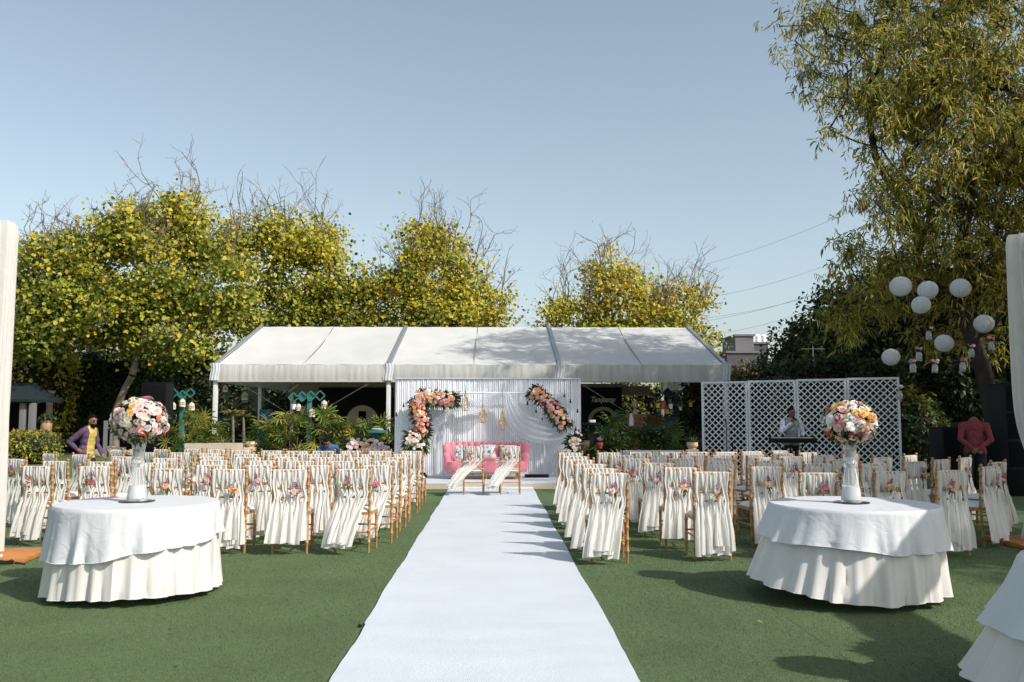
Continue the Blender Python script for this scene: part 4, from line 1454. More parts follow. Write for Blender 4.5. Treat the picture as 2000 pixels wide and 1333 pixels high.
def person(loc, rz, J, cols, label, extra=None, hair='short', voxel=.011):
    """J: joint dict in metres; cols: zone -> material. one remeshed body surface"""
    prims = []
    def cap(z, a, c, ra, rc): prims.append(('c', z, Vector(a), Vector(c), ra, rc))
    def ell(z, c, r, R=None): prims.append(('e', z, Vector(c), Vector(r), R, None))
    up = (J['neck'] - J['pelvis']).normalized()
    sw = (J['shR'] - J['shL']).normalized()
    fw = sw.cross(up).normalized() * -1
    if fw.dot(J['face']) < 0: fw = -fw
    R = Matrix((sw, fw, up)).transposed()
    pl, nk = J['pelvis'], J['neck']
    ell('top', pl.lerp(nk, .76), (.185, .115, .17), R)
    ell('top', pl.lerp(nk, .45), (.160, .110, .19), R)
    ell('top', pl.lerp(nk, .12), (.165, .118, .13), R)
    ell('top', pl - up * .05, (.178, .130, .10), R)
    cap('top', nk - up * .05 - fw * .01, nk - up * .02, .085, .066)
    cap('top', J['shL'].lerp(J['shR'], .14), J['shL'].lerp(J['shR'], .86), .068, .068)
    cap('skin', nk - up * .02, nk + (J['head'] - nk) * .55, .055, .052)
    hf = J['face'].normalized()
    hs_ = hf.cross(Vector((0, 0, 1))).normalized()
    hu = hs_.cross(hf)
    RH = Matrix((hs_, hf, hu)).transposed()
    ell('skin', J['head'] + hu * .015, (.074, .092, .105), RH)
    ell('skin', J['head'] + hf * .03 - hu * .055, (.055, .062, .055), RH)
    cap('skin', J['head'] + hf * .09 - hu * .0, J['head'] + hf * .107 - hu * .028, .010, .015)
    for s in (-1, 1):
        ell('skin', J['head'] + hs_ * s * .076 - hu * .005, (.012, .022, .032), RH)
    for s, S in (('L', -1), ('R', 1)):
        cap('sleeve', J['sh' + s], J['el' + s], .060, .046)
        cap('sleeve', J['el' + s], J['wr' + s], .045, .033)
        w, hd = J['wr' + s], J['ha' + s]
        dd = (hd - w).normalized()
        ax = dd.cross(fw)
        ax = ax.normalized() if ax.length > .1 else sw
        nn = ax.cross(dd)
        cap('skin', w, w + dd * .03, .028, .030)
        ell('skin', w + dd * .055, (.040, .020, .050), Matrix((ax, nn, dd)).transposed())
        for i, (o_, L_) in enumerate(((-.028, .062), (-.010, .074), (.009, .070), (.027, .055))):
            b0 = w + dd * .092 + ax * o_
            m0 = b0 + dd * L_ * .5 + nn * .012
            e0 = m0 + dd * L_ * .4 + nn * .03
            cap('skin', b0, m0, .0105, .010); cap('skin', m0, e0, .010, .0085)
        tb = w + dd * .045 - ax * .036 * S
        cap('skin', tb, tb + dd * .035 - ax * .022 * S + nn * .01, .012, .0105)
        cap('leg', J['hip' + s], J['kn' + s], .092, .064)
        cap('leg', J['kn' + s], J['an' + s], .062, .045)
        cap('shoe', J['an' + s] + Vector((0, 0, -.035)), J['an' + s] + J['toe'] * .17 + Vector((0, 0, -.05)), .042, .036)
    if extra: extra(prims, cap, ell, R, J)
    b = MB()
    for p in prims:
        if p[0] == 'c': capsule(b, p[2], p[3], p[4], p[5])
        else:
            b.ball(p[2], 1.0, 18, p[3], p[4])
    me = b.mesh('tmp', [M['skin']], smooth=False)
    o = bpy.data.objects.new('tmp', me); COL.objects.link(o)
    md = o.modifiers.new('r', 'REMESH'); md.mode = 'VOXEL'; md.voxel_size = voxel
    sm = o.modifiers.new('s', 'SMOOTH'); sm.factor = .5; sm.iterations = 3
    dg = bpy.context.evaluated_depsgraph_get()
    body = bpy.data.meshes.new_from_object(o.evaluated_get(dg))
    bpy.data.objects.remove(o)
    zones = list(cols.keys())
    body.materials.clear()
    for z in zones: body.materials.append(M[cols[z]])
    nf = len(body.polygons)
    C = np.empty(nf * 3, np.float32); body.polygons.foreach_get('center', C); C = C.reshape(-1, 3)
    best = np.full(nf, 1e9); zi = np.zeros(nf, np.int32)
    for p in prims:
        if p[0] == 'c':
            a, c = np.array(p[2]), np.array(p[3]); d = c - a
            tt = np.clip(((C - a) @ d) / max(d @ d, 1e-9), 0, 1)
            dist = np.linalg.norm(C - (a + tt[:, None] * d), axis=1) - (p[4] + (p[5] - p[4]) * tt)
        else:
            Rm = np.array(p[4]) if p[4] is not None else np.eye(3)
            q = (C - np.array(p[2])) @ Rm
            rr = np.array(p[3]); k = np.linalg.norm(q / rr, axis=1)
            dist = (k - 1) * rr.min()
        z = p[1]
        k = dist < best
        best[k] = dist[k]; zi[k] = zones.index(z)
    hgt = (C - np.array(pl)) @ np.array(up)
    if J['pelvis'].z > .7:
        hem = -.10 + .012 * np.sin(C[:, 0] * 30 + C[:, 1] * 25)
        zi[(zi == zones.index('leg')) & (hgt > hem)] = zones.index('top')
        zi[(zi == zones.index('top')) & (hgt < hem)] = zones.index('leg')
    # front panel (shirt under open cardigan / waistcoat over shirt)
    if 'front' in zones:
        q = (C - np.array(pl)) @ np.array(R)
        k = (zi == zones.index('top')) & (q[:, 1] > .02) & (np.abs(q[:, 0] - J.get('open_shift', 0)) < J.get('open', .1))
        zi[k] = zones.index('front')
    nv_ = len(body.vertices)
    co = np.empty(nv_ * 3, np.float32); body.vertices.foreach_get('co', co); co = co.reshape(-1, 3)
    no = np.empty(nv_ * 3, np.float32); body.vertices.foreach_get('normal', no); no = no.reshape(-1, 3)
    li = np.empty(len(body.loops), np.int32); body.loops.foreach_get('vertex_index', li)
    lt = np.empty(nf, np.int32); body.polygons.foreach_get('loop_total', lt)
    cw = np.zeros(nv_, np.float32)
    isc = np.array([z not in ('skin', 'shoe') for z in zones])
    np.maximum.at(cw, li, np.repeat(isc[zi], lt).astype(np.float32))
    x_, y_, z_ = co.T
    wr = np.sin(z_ * 46 + 3 * np.sin(x_ * 17 + y_ * 13)) * .5 + np.sin(z_ * 23 - x_ * 31 + 2 * np.sin(y_ * 19)) * .6 + np.sin(x_ * 63 + z_ * 21) * .3
    co = co + no * (cw * (.006 + .0055 * wr))[:, None]
    body.vertices.foreach_set('co', co.astype(np.float32).ravel())
    body.polygons.foreach_set('material_index', zi)
    body.polygons.foreach_set('use_smooth', np.ones(nf, bool))
    body.update()
    t = link('person', body, None, loc, (0, 0, rz))
    tag(t, label, 'person')
    h = MB()
    cc = J['head'] + hu * .022 - hf * .012
    def hp(u, v):
        a = u * 2 * PI; ph = v * PI * .60
        d = hs_ * math.cos(a) * math.sin(ph) + hf * math.sin(a) * math.sin(ph) * 1.0 + hu * math.cos(ph)
        fr = d.dot(hf)
        low = 1.0 if d.dot(hu) > .42 - .1 * math.cos(a * 3) or fr < .15 else .80
        rr = Vector((.080, .099, .108))
        e = Vector((d.dot(hs_) * rr.x, d.dot(hf) * rr.y, d.dot(hu) * rr.z)) * (low * (1.02 + .02 * math.sin(a * 9 + v * 14)))
        return cc + hs_ * e.x + hf * e.y + hu * e.z
    h.grid(hp, 28, 12)
    h.build('hair', M['hair'], t)
    for s in (-1, 1):
        e = MB(); e.ball(J['head'] + hf * .086 + hs_ * s * .031 + hu * .012, .012, 8); e.build('eye', M['hair'], t)
        e = MB(); e.bar(J['head'] + hf * .093 + hs_ * (s * .018) + hu * .034, J['head'] + hf * .084 + hs_ * (s * .05) + hu * .034, .008, .008); e.build('eyebrow', M['hair'], t)
    e = MB(); e.bar(J['head'] + hf * .094 - hs_ * .022 - hu * .056, J['head'] + hf * .094 + hs_ * .022 - hu * .056, .010, .010); e.build('mouth', M['cl_red'], t)
    if 'beard' in (hair or ''):
        e = MB(); e.ball(J['head'] + hf * .045 - hu * .07, 1, 14, (.060, .062, .050), RH); e.build('beard', M['hair'], t)
    return t


def V3(*a): return Vector(a)
# man in purple cardigan, facing +x
p = at(168, 900, 17.6)
J = dict(pelvis=V3(0, 0, .92), neck=V3(.06, 0, 1.40), head=V3(.13, -.01, 1.55), face=V3(1, -.25, -.18),
         shL=V3(.05, .18, 1.35), shR=V3(.05, -.18, 1.35), elL=V3(.06, .24, 1.07), wrL=V3(.22, .22, .86), haL=V3(.28, .22, .78),
         elR=V3(-.20, -.28, 1.12), wrR=V3(-.05, -.20, .95), haR=V3(.02, -.17, .93),
         hipL=V3(0, .09, .90), hipR=V3(0, -.09, .90), knL=V3(.10, .10, .48), knR=V3(-.02, -.10, .47), anL=V3(.12, .10, .085), anR=V3(-.14, -.10, .085), toe=V3(1, 0, 0), open=.105)
J = {k: (v * .915 if isinstance(v, Vector) and k not in ('face', 'toe') else v) for k, v in J.items()}
person((p.x, 17.6, .004), -.25, J, dict(skin='skin', top='cl_purple', front='cl_yellow', sleeve='cl_purple', leg='cl_dark', shoe='black'),
       'bearded man in purple cardigan and yellow shirt behind left chairs', hair='beard')
# singer facing camera-left
p = at(1547, 900, 20.9)
J = dict(pelvis=V3(0, 0, .95), neck=V3(0, -.02, 1.45), head=V3(0.0, -.05, 1.60), face=V3(.55, -1, -.1),
         shL=V3(.19, 0, 1.39), shR=V3(-.19, 0, 1.39), elL=V3(.27, -.02, 1.12), wrL=V3(.16, -.24, 1.06), haL=V3(.12, -.31, 1.05),
         elR=V3(-.27, -.10, 1.16), wrR=V3(-.06, -.21, 1.36), haR=V3(-.02, -.23, 1.43),
         hipL=V3(.09, 0, .92), hipR=V3(-.09, 0, .92), knL=V3(.10, 0, .48), knR=V3(-.10, 0, .48), anL=V3(.11, .02, .085), anR=V3(-.11, .02, .085), toe=V3(0, -1, 0), open=.3)
person((p.x, 20.9, .004), 0.0, J, dict(skin='skin', top='cl_grey', front='cl_grey', sleeve='cl_white', leg='cl_dark', shoe='black'),
       'singer in grey waistcoat and white shirt behind the keyboard, one hand raised')
singer_x = p.x
# man in red shirt, back to camera, head bowed, hands behind back
p = at(1906, 900, 16.6)
J = dict(pelvis=V3(0, 0, .93), neck=V3(0, .08, 1.40), head=V3(0, .17, 1.45), face=V3(0, .7, -.75),
         shL=V3(-.20, .07, 1.34), shR=V3(.20, .07, 1.34), elL=V3(-.24, -.08, 1.08), wrL=V3(-.04, -.17, .91), haL=V3(.05, -.18, .87),
         elR=V3(.26, -.08, 1.08), wrR=V3(.07, -.19, .93), haR=V3(-.01, -.20, .87),
         hipL=V3(-.09, 0, .90), hipR=V3(.09, 0, .90), knL=V3(-.10, .01, .48), knR=V3(.10, .01, .48), anL=V3(-.11, -.02, .085), anR=V3(.11, -.02, .085), toe=V3(0, 1, 0))
person((p.x, 16.6, .004), -.45, J, dict(skin='skin', top='cl_red', sleeve='cl_red', leg='cl_dark', shoe='black'),
       'man in red shirt seen from behind, hands clasped at his back')
# crouching person in blue behind the left chairs
p = at(648, 880, 23.0)
J = dict(pelvis=V3(0, .1, .42), neck=V3(-.05, -.18, .78), head=V3(-.08, -.29, .86), face=V3(-.1, -.8, -.6),
         shL=V3(.13, -.12, .74), shR=V3(-.22, -.16, .74), elL=V3(.22, -.32, .56), wrL=V3(.10, -.48, .42), haL=V3(.06, -.52, .36),
         elR=V3(-.32, -.34, .56), wrR=V3(-.18, -.5, .42), haR=V3(-.12, -.54, .36),
         hipL=V3(.10, .08, .38), hipR=V3(-.10, .08, .38), knL=V3(.18, -.28, .50), knR=V3(-.2, -.28, .50), anL=V3(.16, -.05, .085), anR=V3(-.16, -.05, .085), toe=V3(0, -1, 0))
person((p.x, 23.0, .004), 0, J, dict(skin='skin', top='cl_blue', sleeve='cl_blue', leg='cl_dark', shoe='black'),
       'person in blue crouching behind the left chairs by the palms')

# keyboard, microphone and stands
def keyboard():
    x = singer_x - .12
    t = empty('keyboard', (x, 20.45, 0), -.03, 'black electronic keyboard on a stand in front of the singer', 'keyboard')
    b = MB(); b.box((0, 0, .985), (1.02, .32, .09), Euler((.12, 0, 0)).to_matrix(), .012); b.build('body', M['black'], t)
    k = MB(); k.box((0, .05, 1.036), (.92, .13, .008), Euler((.12, 0, 0)).to_matrix()); k.build('keys', M['filler'], t)
    k = MB()
    for i in range(25):
        k.box((-.44 + .036 * i, .08, 1.048), (.014, .08, .012))
    k.build('black_keys', M['black_gloss'], t)
    for sx in (-1, 1):
        l = MB(); l.tube([(sx * .34, -.16, .02), (-sx * .34, .16, .93)], .016, 8); l.build('stand_leg', M['black'], t)
        f = MB(); f.tube([(sx * .34, -.25, .02), (sx * .34, .25, .02)], .016, 8); f.build('stand_foot', M['black'], t)
keyboard()
def mic_stand(px, Y, h, label, boom=True, flip=1):
    p = at(px, 900, Y)
    t = empty('microphone_stand', (p.x, Y, 0), 0, label, 'stand', 'microphone stands by the lattice')
    for k in range(3):
        a = k * 2 * PI / 3 + .4
        l = MB(); l.tube([(0, 0, .16), (math.cos(a) * .3, math.sin(a) * .3, .012)], .010, 6); l.build('leg', M['black'], t)
    s = MB(); s.tube([(0, 0, .12), (0, 0, h)], [.013, .011], 8); s.build('pole', M['black'], t)
    if boom:
        bb = MB(); bb.tube([(.05 * flip, 0, h - .06), (-.42 * flip, -.02, h + .36)], .009, 6); bb.build('boom', M['alu'], t)
        m = MB(); m.tube([(-.40 * flip, -.02, h + .34), (-.46 * flip, -.02, h + .40)], [.012, .018], 8); m.ball((-.475 * flip, -.02, h + .415), .027, 10); m.build('microphone', M['black'], t)
    else:
        m = MB(); m.tube([(0, 0, h - .02), (-.02, -.03, h + .12)], [.012, .018], 8); m.ball((-.023, -.034, h + .14), .027, 10); m.build('microphone', M['black'], t)
mic_stand(1592, 20.5, 1.08, 'boom microphone stand reaching towards the singer')
mic_stand(1420, 21.9, 1.3, 'upright microphone stand before the first lattice panel', False)
mic_stand(1432, 21.4, .75, 'short microphone stand before the first lattice panel', False)

# dark equipment at the right and the tall black speaker at left
def black_speaker(px0, px1, py0, Y, label, depth=.5):
    a, c = at(px0, py0, Y), at(px1, py0, Y)
    t = empty('speaker_tower', ((a.x + c.x) / 2, Y, 0), 0, label, 'speaker')
    w = c.x - a.x; h = a.z
    b = MB(); b.box((0, 0, h / 2), (w, depth, h), None, .02); b.build('cabinet', M['black'], t)
    n = max(1, round(h / .6))
    for k in range(n):
        g = MB(); g.box((0, -depth / 2 - .006, h * (k + .5) / n), (w * .88, .016, h / n * .9), None, .006); g.build('grille', M['black_cloth'], t)
    b = MB(); b.box((0, 0, h + .008), (w * 1.03, depth * 1.03, .02), None, .004); b.build('top_cap', M['black'], t)
black_speaker(284, 334, 749, 24.0, 'tall black speaker tower behind the left rose ball')
black_speaker(1942, 1988, 752, 17.4, 'tall black speaker tower in the shade beside the right pillar', .7)
black_speaker(1826, 1868, 836, 18.6, 'low black speaker box behind the right chairs', .6)
def booth():
    a, c = at(1868, 836, 18.9), at(1925, 836, 18.9)
    t = empty('equipment_booth', ((a.x + c.x) / 2, 18.9, 0), 0, 'black-clothed equipment table beyond the man in red', 'table')
    w = c.x - a.x + .5; h = a.z
    b = MB(); b.box((0, 0, h - .02), (w, .8, .03)); b.build('top', M['black'], t)
    g = MB(); g.grid(lambda u, v: (-w / 2 + w * u, -.42 - .02 * math.sin(u * 40), (h - .04) * (1 - v) + .01), 120, 4); g.build('cloth', M['black_cloth'], t)
    for sx in (-1, 1):
        l = MB(); l.tube([(sx * w * .45, .3, 0), (sx * w * .45, .3, h - .03)], .02, 6); l.build('leg', M['black'], t)
    m = MB(); m.box((-.1, 0, h + .06), (.5, .35, .09), None, .01); m.build('mixer', M['cl_dark'], t)
booth()
# long white-clothed table behind right chairs
def buffet():
    a, c = at(1222, 882, 19.9), at(1338, 882, 19.9)
    t = empty('buffet_table', ((a.x + c.x) / 2, 20.0, 0), 0, 'long table under pale blue-white cloth behind the right chairs', 'table')
    w = c.x - a.x; h = a.z
    b = MB(); b.box((0, 0, h - .02), (w, .7, .03)); b.build('top', M['cream'], t)
    g = MB()
    def fn(u, v):
        q = v * 3
        x = -w / 2 + w * u
        if q < 1: return (x * (1 + .03 * (1 - q)), -.36 - .05 * (1 - q) - .012 * math.sin(u * 70) * (1 - q), .03 + (h - .025) * q)
        if q < 2: return (x, -.36 + .72 * (q - 1), h + .006)
        return (x * (1 + .03 * (q - 2)), .36 + .05 * (q - 2), h + .006 - (h - .03) * (q - 2))
    g.grid(fn, 90, 12)
    for s in (-1, 1):
        g.grid(lambda u, v: (s * (w / 2 + .04 * v), -.36 + .72 * u, h + .005 - (h - .03) * v), 8, 4)
    g.build('cloth', M['cloth_white'], t)
    for sx in (-1, 1):
        for sy in (-1, 1):
            l = MB(); l.tube([(sx * w * .44, sy * .28, 0), (sx * w * .44, sy * .28, h - .03)], .02, 6); l.build('leg', M['alu'], t)
buffet()

# ================================================================== TREES
def grow(base, targets, seg, jit, rg, bias=.0):
    pos = [np.array(p, float) for p in base]
    par = [-1] + list(range(len(base) - 1))
    T = np.array(targets)
    order = np.argsort(np.linalg.norm(T - pos[-1], axis=1))
    A = np.zeros((60000, 3)); n = len(pos)
    A[:n] = pos
    D = np.zeros(60000); 
    for i in range(1, n): D[i] = D[i - 1] + np.linalg.norm(A[i] - A[i - 1])
    start = max(0, len(base) - 3)
    tips = []
    for ti in order:
        t = T[ti]
        d = np.linalg.norm(A[start:n] - t, axis=1) + .22 * D[start:n] + .5 * np.maximum(0, A[start:n, 2] - t[2])
        k = int(np.argmin(d)) + start
        v = t - A[k]; L = np.linalg.norm(v)
        m = max(1, int(L / seg))
        prev = k
        for s in range(1, m + 1):
            f = s / m
            q = A[k] + v * f
            if s < m:
                q = q + rg.normal(0, jit, 3) * min(1, L) + np.array([0, 0, -.10 * L * math.sin(PI * f) * bias])
            A[n] = q; par.append(prev); D[n] = D[prev] + L / m
            prev = n; n += 1
        tips.append(prev)
    return A[:n].copy(), par, tips


def branch_mesh(name, A, par, r_tip, expo, m, r_max=.3, sides=6):
    n = len(A)
    cnt = np.zeros(n)
    kids = np.zeros(n, int)
    for i in range(n):
        if par[i] >= 0: kids[par[i]] += 1
    cnt[kids == 0] = 1
    for i in range(n - 1, 0, -1):
        cnt[par[i]] += cnt[i]
    rad = np.minimum(r_max, r_tip * cnt ** expo)
    rad[0] *= 1.3
    ci = np.array([i for i in range(n) if par[i] >= 0]); pi = np.array([par[i] for i in ci])
    a, b = A[pi], A[ci]
    d = unit(b - a)
    ref = np.where(np.abs(d[:, 2:3]) < .9, np.array([[0, 0, 1.0]]), np.array([[1.0, 0, 0]]))
    x = unit(np.cross(d, ref)); y = np.cross(d, x)
    rb = rad[ci]; ra = np.minimum(rad[pi], rb * 1.5)
    V = []
    for (c, r) in ((a, ra), (b, rb)):
        for k in range(sides):
            an = 2 * PI * k / sides
            V.append(c + (x * math.cos(an) + y * math.sin(an)) * r[:, None])
    V = np.stack(V, 1).reshape(-1, 3)
    base = np.arange(len(ci))[:, None] * (2 * sides)
    F = np.concatenate([base + np.array([[k, (k + 1) % sides, sides + (k + 1) % sides, sides + k]]) for k in range(sides)], 0)
    return np_mesh(name, V, F, m, smooth=True)


def bare_twigs(starts, rg, length, r0, m, name='bare_twigs'):
    segs = []
    def rec(p, d, L, r, depth):
        n = 3
        q = p
        for i in range(n):
            d2 = d + rg.normal(0, .16, 3) + np.array([0, 0, .05])
            d2 /= np.linalg.norm(d2)
            e = q + d2 * L / n
            segs.append((q, e, r * (1 - .2 * i / n), r * (1 - .2 * (i + 1) / n)))
            q = e; d = d2
            if depth > 0 and i >= 0 and rg.random() < .75:
                dd = d + rg.normal(0, .48, 3); dd /= np.linalg.norm(dd)
                rec(q, dd, L * rg.uniform(.45, .75), r * .62, depth - 1)
    for p, d in starts:
        rec(np.array(p, float), np.array(d, float) / np.linalg.norm(d), length * rg.uniform(.6, 1.35), r0, 3)
    a = np.array([s[0] for s in segs]); b = np.array([s[1] for s in segs]); ra = np.array([s[2] for s in segs]); rb = np.array([s[3] for s in segs])
    d = unit(b - a); x = unit(np.cross(d, np.array([[.3, .9, .2]]))); y = np.cross(d, x)
    V = []
    for (c, r) in ((a, ra), (b, rb)):
        for k in range(3):
            V.append(c + (x * math.cos(2 * PI * k / 3) + y * math.sin(2 * PI * k / 3)) * np.maximum(r, .0075)[:, None])
    V = np.stack(V, 1).reshape(-1, 3)
    base = np.arange(len(a))[:, None] * 6
    F = np.concatenate([base + np.array([[k, (k + 1) % 3, 3 + (k + 1) % 3, 3 + k]]) for k in range(3)], 0)
    return np_mesh(name, V, F, m)


def round_tree(loc, label, lobes, nclump, leaves_per, leaf, trunk, seed, pal, twig_n, twig_len, clump_r=.5, ztop_bare=.75):
    """lobes: (dx, dy, z, rx, ry, rz) crown ellipsoids"""
    rg = np.random.default_rng(seed)
    t = empty('broadleaf_tree', loc, 0, label, 'tree', 'yellowing broadleaf trees behind the garden')
    t.scale = (1, 1, .94)
    lobes = list(lobes)
    for k in range(22):
        l = lobes[rg.integers(min(5, len(lobes)))]
        d = rg.normal(0, 1, 3) + np.array([0, -.2, .45]); d /= np.linalg.norm(d)
        q = rg.uniform(.35, .75)
        lobes.append((l[0] + d[0] * l[3] * 1.02, l[1] + d[1] * l[4], l[2] + d[2] * l[5] * 1.02, q, q, q * rg.uniform(.8, 1.8)))
    vol = np.array([(l[3] * l[4] * l[5]) ** .75 for l in lobes]); vol = vol / vol.sum()
    targets = []
    for k in range(nclump):
        l = lobes[rg.choice(len(lobes), p=vol)]
        d = rg.normal(0, 1, 3); d /= np.linalg.norm(d)
        rr = rg.uniform(.35, 1.0) ** .6
        targets.append((l[0] + d[0] * l[3] * rr, l[1] + d[1] * l[4] * rr, l[2] + d[2] * l[5] * rr))
    A, par, tips = grow(trunk, targets, .55, .10, rg)
    link('trunk', branch_mesh('trunk', A, par, .016, .44, M['bark_pale'], .26), t)
    T = A[tips]
    P, mi = [], []
    sunw = np.array([SUNV.x, SUNV.y, SUNV.z])
    for c in T:
        n = int(leaves_per * rg.uniform(.4, 1.5))
        sg = np.where(rg.random((n, 1)) < .6, clump_r, clump_r * 1.65)
        q = c + rg.normal(0, 1, (n, 3)) * sg * np.array([1, 1, .7])
        P.append(q)
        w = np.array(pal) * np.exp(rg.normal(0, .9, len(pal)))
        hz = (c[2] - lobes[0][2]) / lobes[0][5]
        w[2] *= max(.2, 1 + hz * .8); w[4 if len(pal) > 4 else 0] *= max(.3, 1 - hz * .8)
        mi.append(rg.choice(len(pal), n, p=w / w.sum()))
    P = np.concatenate(P); mi = np.concatenate(mi)
    n = len(P)
    D = rg.normal(0, 1, (n, 3)) + np.array([0, 0, -.45])
    Nn = rg.normal(0, .7, (n, 3)) + np.array([.55, -.6, .7])
    L = leaf * rg.uniform(.5, 1.5, n)
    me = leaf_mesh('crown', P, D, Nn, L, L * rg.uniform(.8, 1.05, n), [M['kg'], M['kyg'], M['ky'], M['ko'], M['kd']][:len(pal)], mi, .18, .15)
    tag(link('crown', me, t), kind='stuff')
    zt = np.quantile(T[:, 2], ztop_bare)
    cand = T[T[:, 2] > zt]
    st = []
    for k in range(twig_n):
        c = cand[rg.integers(len(cand))]
        st.append((c - np.array([0, 0, .3]), np.array([rg.normal(0, .32) + c[0] * .04, rg.normal(0, .32), 1.0])))
    tag(link('bare_twigs', bare_twigs(st, rg, twig_len, .026, M['twig']), t), kind='stuff')
    return t


def cx(px, Y): return at(px, 800, Y).x
def hz(py, Y): return at(964, py, Y).z

# tree A, left of the tent: multi-stemmed
Y = 35.5
x0 = cx(228, Y)
tr = [(0, 0, 0), (0, 0, .7), (-.02, 0, 1.3), (-.05, 0, 1.8)]
def lob(px, py, rx, rz, Yc, xb, dy=0, ry=None):
    p = at(px, py, Yc)
    return (p.x - xb, dy, p.z, rx, ry or rx * .8, rz)
round_tree((x0, Y, 0), 'broad yellow-green tree with forked stems left of the tent',
           [lob(270, 500, 2.7, 2.3, Y, x0), lob(130, 540, 1.9, 1.9, Y, x0, -.3), lob(400, 530, 1.7, 2.0, Y, x0, .3), lob(340, 410, .8, .8, Y, x0), lob(230, 420, 1.0, .8, Y, x0), lob(110, 650, 1.9, 1.3, Y, x0, -1.2), lob(330, 640, 2.4, 1.4, Y, x0, 0), lob(200, 600, 2.6, 1.5, Y, x0, -.8)],
           370, 112, .132, tr, 101, [.34, .34, .16, .02, .16], 90, 1.25, .33, .62)
Y = 41
x0 = cx(590, Y)
round_tree((x0, Y, 0), 'narrow yellow-green tree behind the tent\'s left end',
           [lob(590, 530, 2.0, 2.2, Y, x0), lob(620, 460, 1.2, 1.1, Y, x0), lob(490, 500, 1.1, 1.9, Y, x0), lob(560, 450, .9, .9, Y, x0), lob(540, 600, 3.0, 1.5, Y, x0), lob(660, 590, 2.0, 1.5, Y, x0)],
           260, 98, .132, [(0, 0, 0), (0, 0, 1.5), (0.05, 0, 2.6), (0, 0, 3.4)], 102, [.34, .36, .16, .02, .14], 26, 1.5, .33, .82)
x0 = cx(845, Y)
round_tree((x0, Y, 0), 'golden tree with many bare twigs behind the tent\'s middle',
           [lob(860, 540, 2.3, 2.4, Y, x0), lob(840, 465, 1.1, 1.0, Y, x0), lob(760, 580, 2.0, 1.5, Y, x0), lob(930, 590, 1.7, 1.5, Y, x0), lob(850, 610, 3.3, 1.0, Y, x0)],
           240, 90, .132, [(0, 0, 0), (0, 0, 1.5), (0.05, 0, 2.6), (0, 0, 3.4)], 103, [.26, .36, .26, .05, .10], 64, 1.5, .33, .50)
x0 = cx(1220, Y)
round_tree((x0, Y, 0), 'golden tree with bare crown behind the tent\'s right end',
           [lob(1220, 580, 2.2, 1.4, Y, x0), lob(1120, 605, 1.5, 1.0, Y, x0), lob(1320, 585, 1.7, 1.3, Y, x0), lob(1200, 530, 1.1, .8, Y, x0), lob(1230, 650, 3.3, 1.0, Y, x0), lob(1350, 690, 1.4, 1.3, Y, x0)],
           195, 82, .132, [(0, 0, 0), (0, 0, 1.5), (0.05, 0, 2.6), (0, 0, 3.4)], 104, [.20, .32, .34, .08, .08], 70, 1.55, .32, .40)

# ---- big weeping-leaf tree at right
def willow_tree(loc, label, lobes, nclump, per, trunk, seed, rz=0, share=None):
    rg = np.random.default_rng(seed)
    t = empty('narrow_leaf_tree', loc, rz, label, 'tree', 'tall narrow-leaved trees at the right')
    if share:
        for ch in share.children:
            c = ch.copy(); COL.objects.link(c); c.parent = t
        return t
    vol = np.array([l[3] * l[4] * l[5] for l in lobes]); vol = vol / vol.sum()
    targets = []
    for k in range(nclump):
        l = lobes[rg.choice(len(lobes), p=vol)]
        d = rg.normal(0, 1, 3); d /= np.linalg.norm(d)
        rr = rg.uniform(.25, 1.08) ** .55
        targets.append((l[0] + d[0] * l[3] * rr, l[1] + d[1] * l[4] * rr, l[2] + d[2] * l[5] * rr))
    A, par, tips = grow(trunk, targets, .6, .12, rg, -.4)
    link('trunk', branch_mesh('trunk', A, par, .014, .48, M['bark_dark'], .32), t)
    P, D, mi = [], [], []
    for c in A[tips]:
        ns = int(per * rg.uniform(.25, 1.75) / 9)
        w = np.array([.34, .38, .17, .11]) * rg.uniform(.2, 1.8, 4); w /= w.sum()
        for s in range(max(1, ns)):
            # hanging sprig of leaves
            b = c + rg.normal(0, .26, 3) * np.array([1, 1, .7])
            ax = rg.normal(0, .5, 3) + np.array([0, 0, -.35]); ax /= np.linalg.norm(ax)
            m = 9
            f = np.linspace(0, 1, m)[:, None]
            P.append(b + ax * f * .38)
            D.append(ax * .45 + rg.normal(0, .6, (m, 3)) + np.array([0, 0, -.30]))
            mi.append(rg.choice(4, m, p=w))
    P = np.concatenate(P); D = np.concatenate(D); mi = np.concatenate(mi)
    n = len(P)
    L = rg.uniform(.10, .21, n)
    me = leaf_mesh('crown', P, D, rg.normal(0, 1, (n, 3)) + np.array([.2, -.4, .4]), L, L * rg.uniform(.15, .22, n), [M['wg'], M['wy'], M['wo'], M['wd']], mi, .2, .35)
    tag(link('crown', me, t), kind='stuff')
    print('willow leaves', n)
    return t

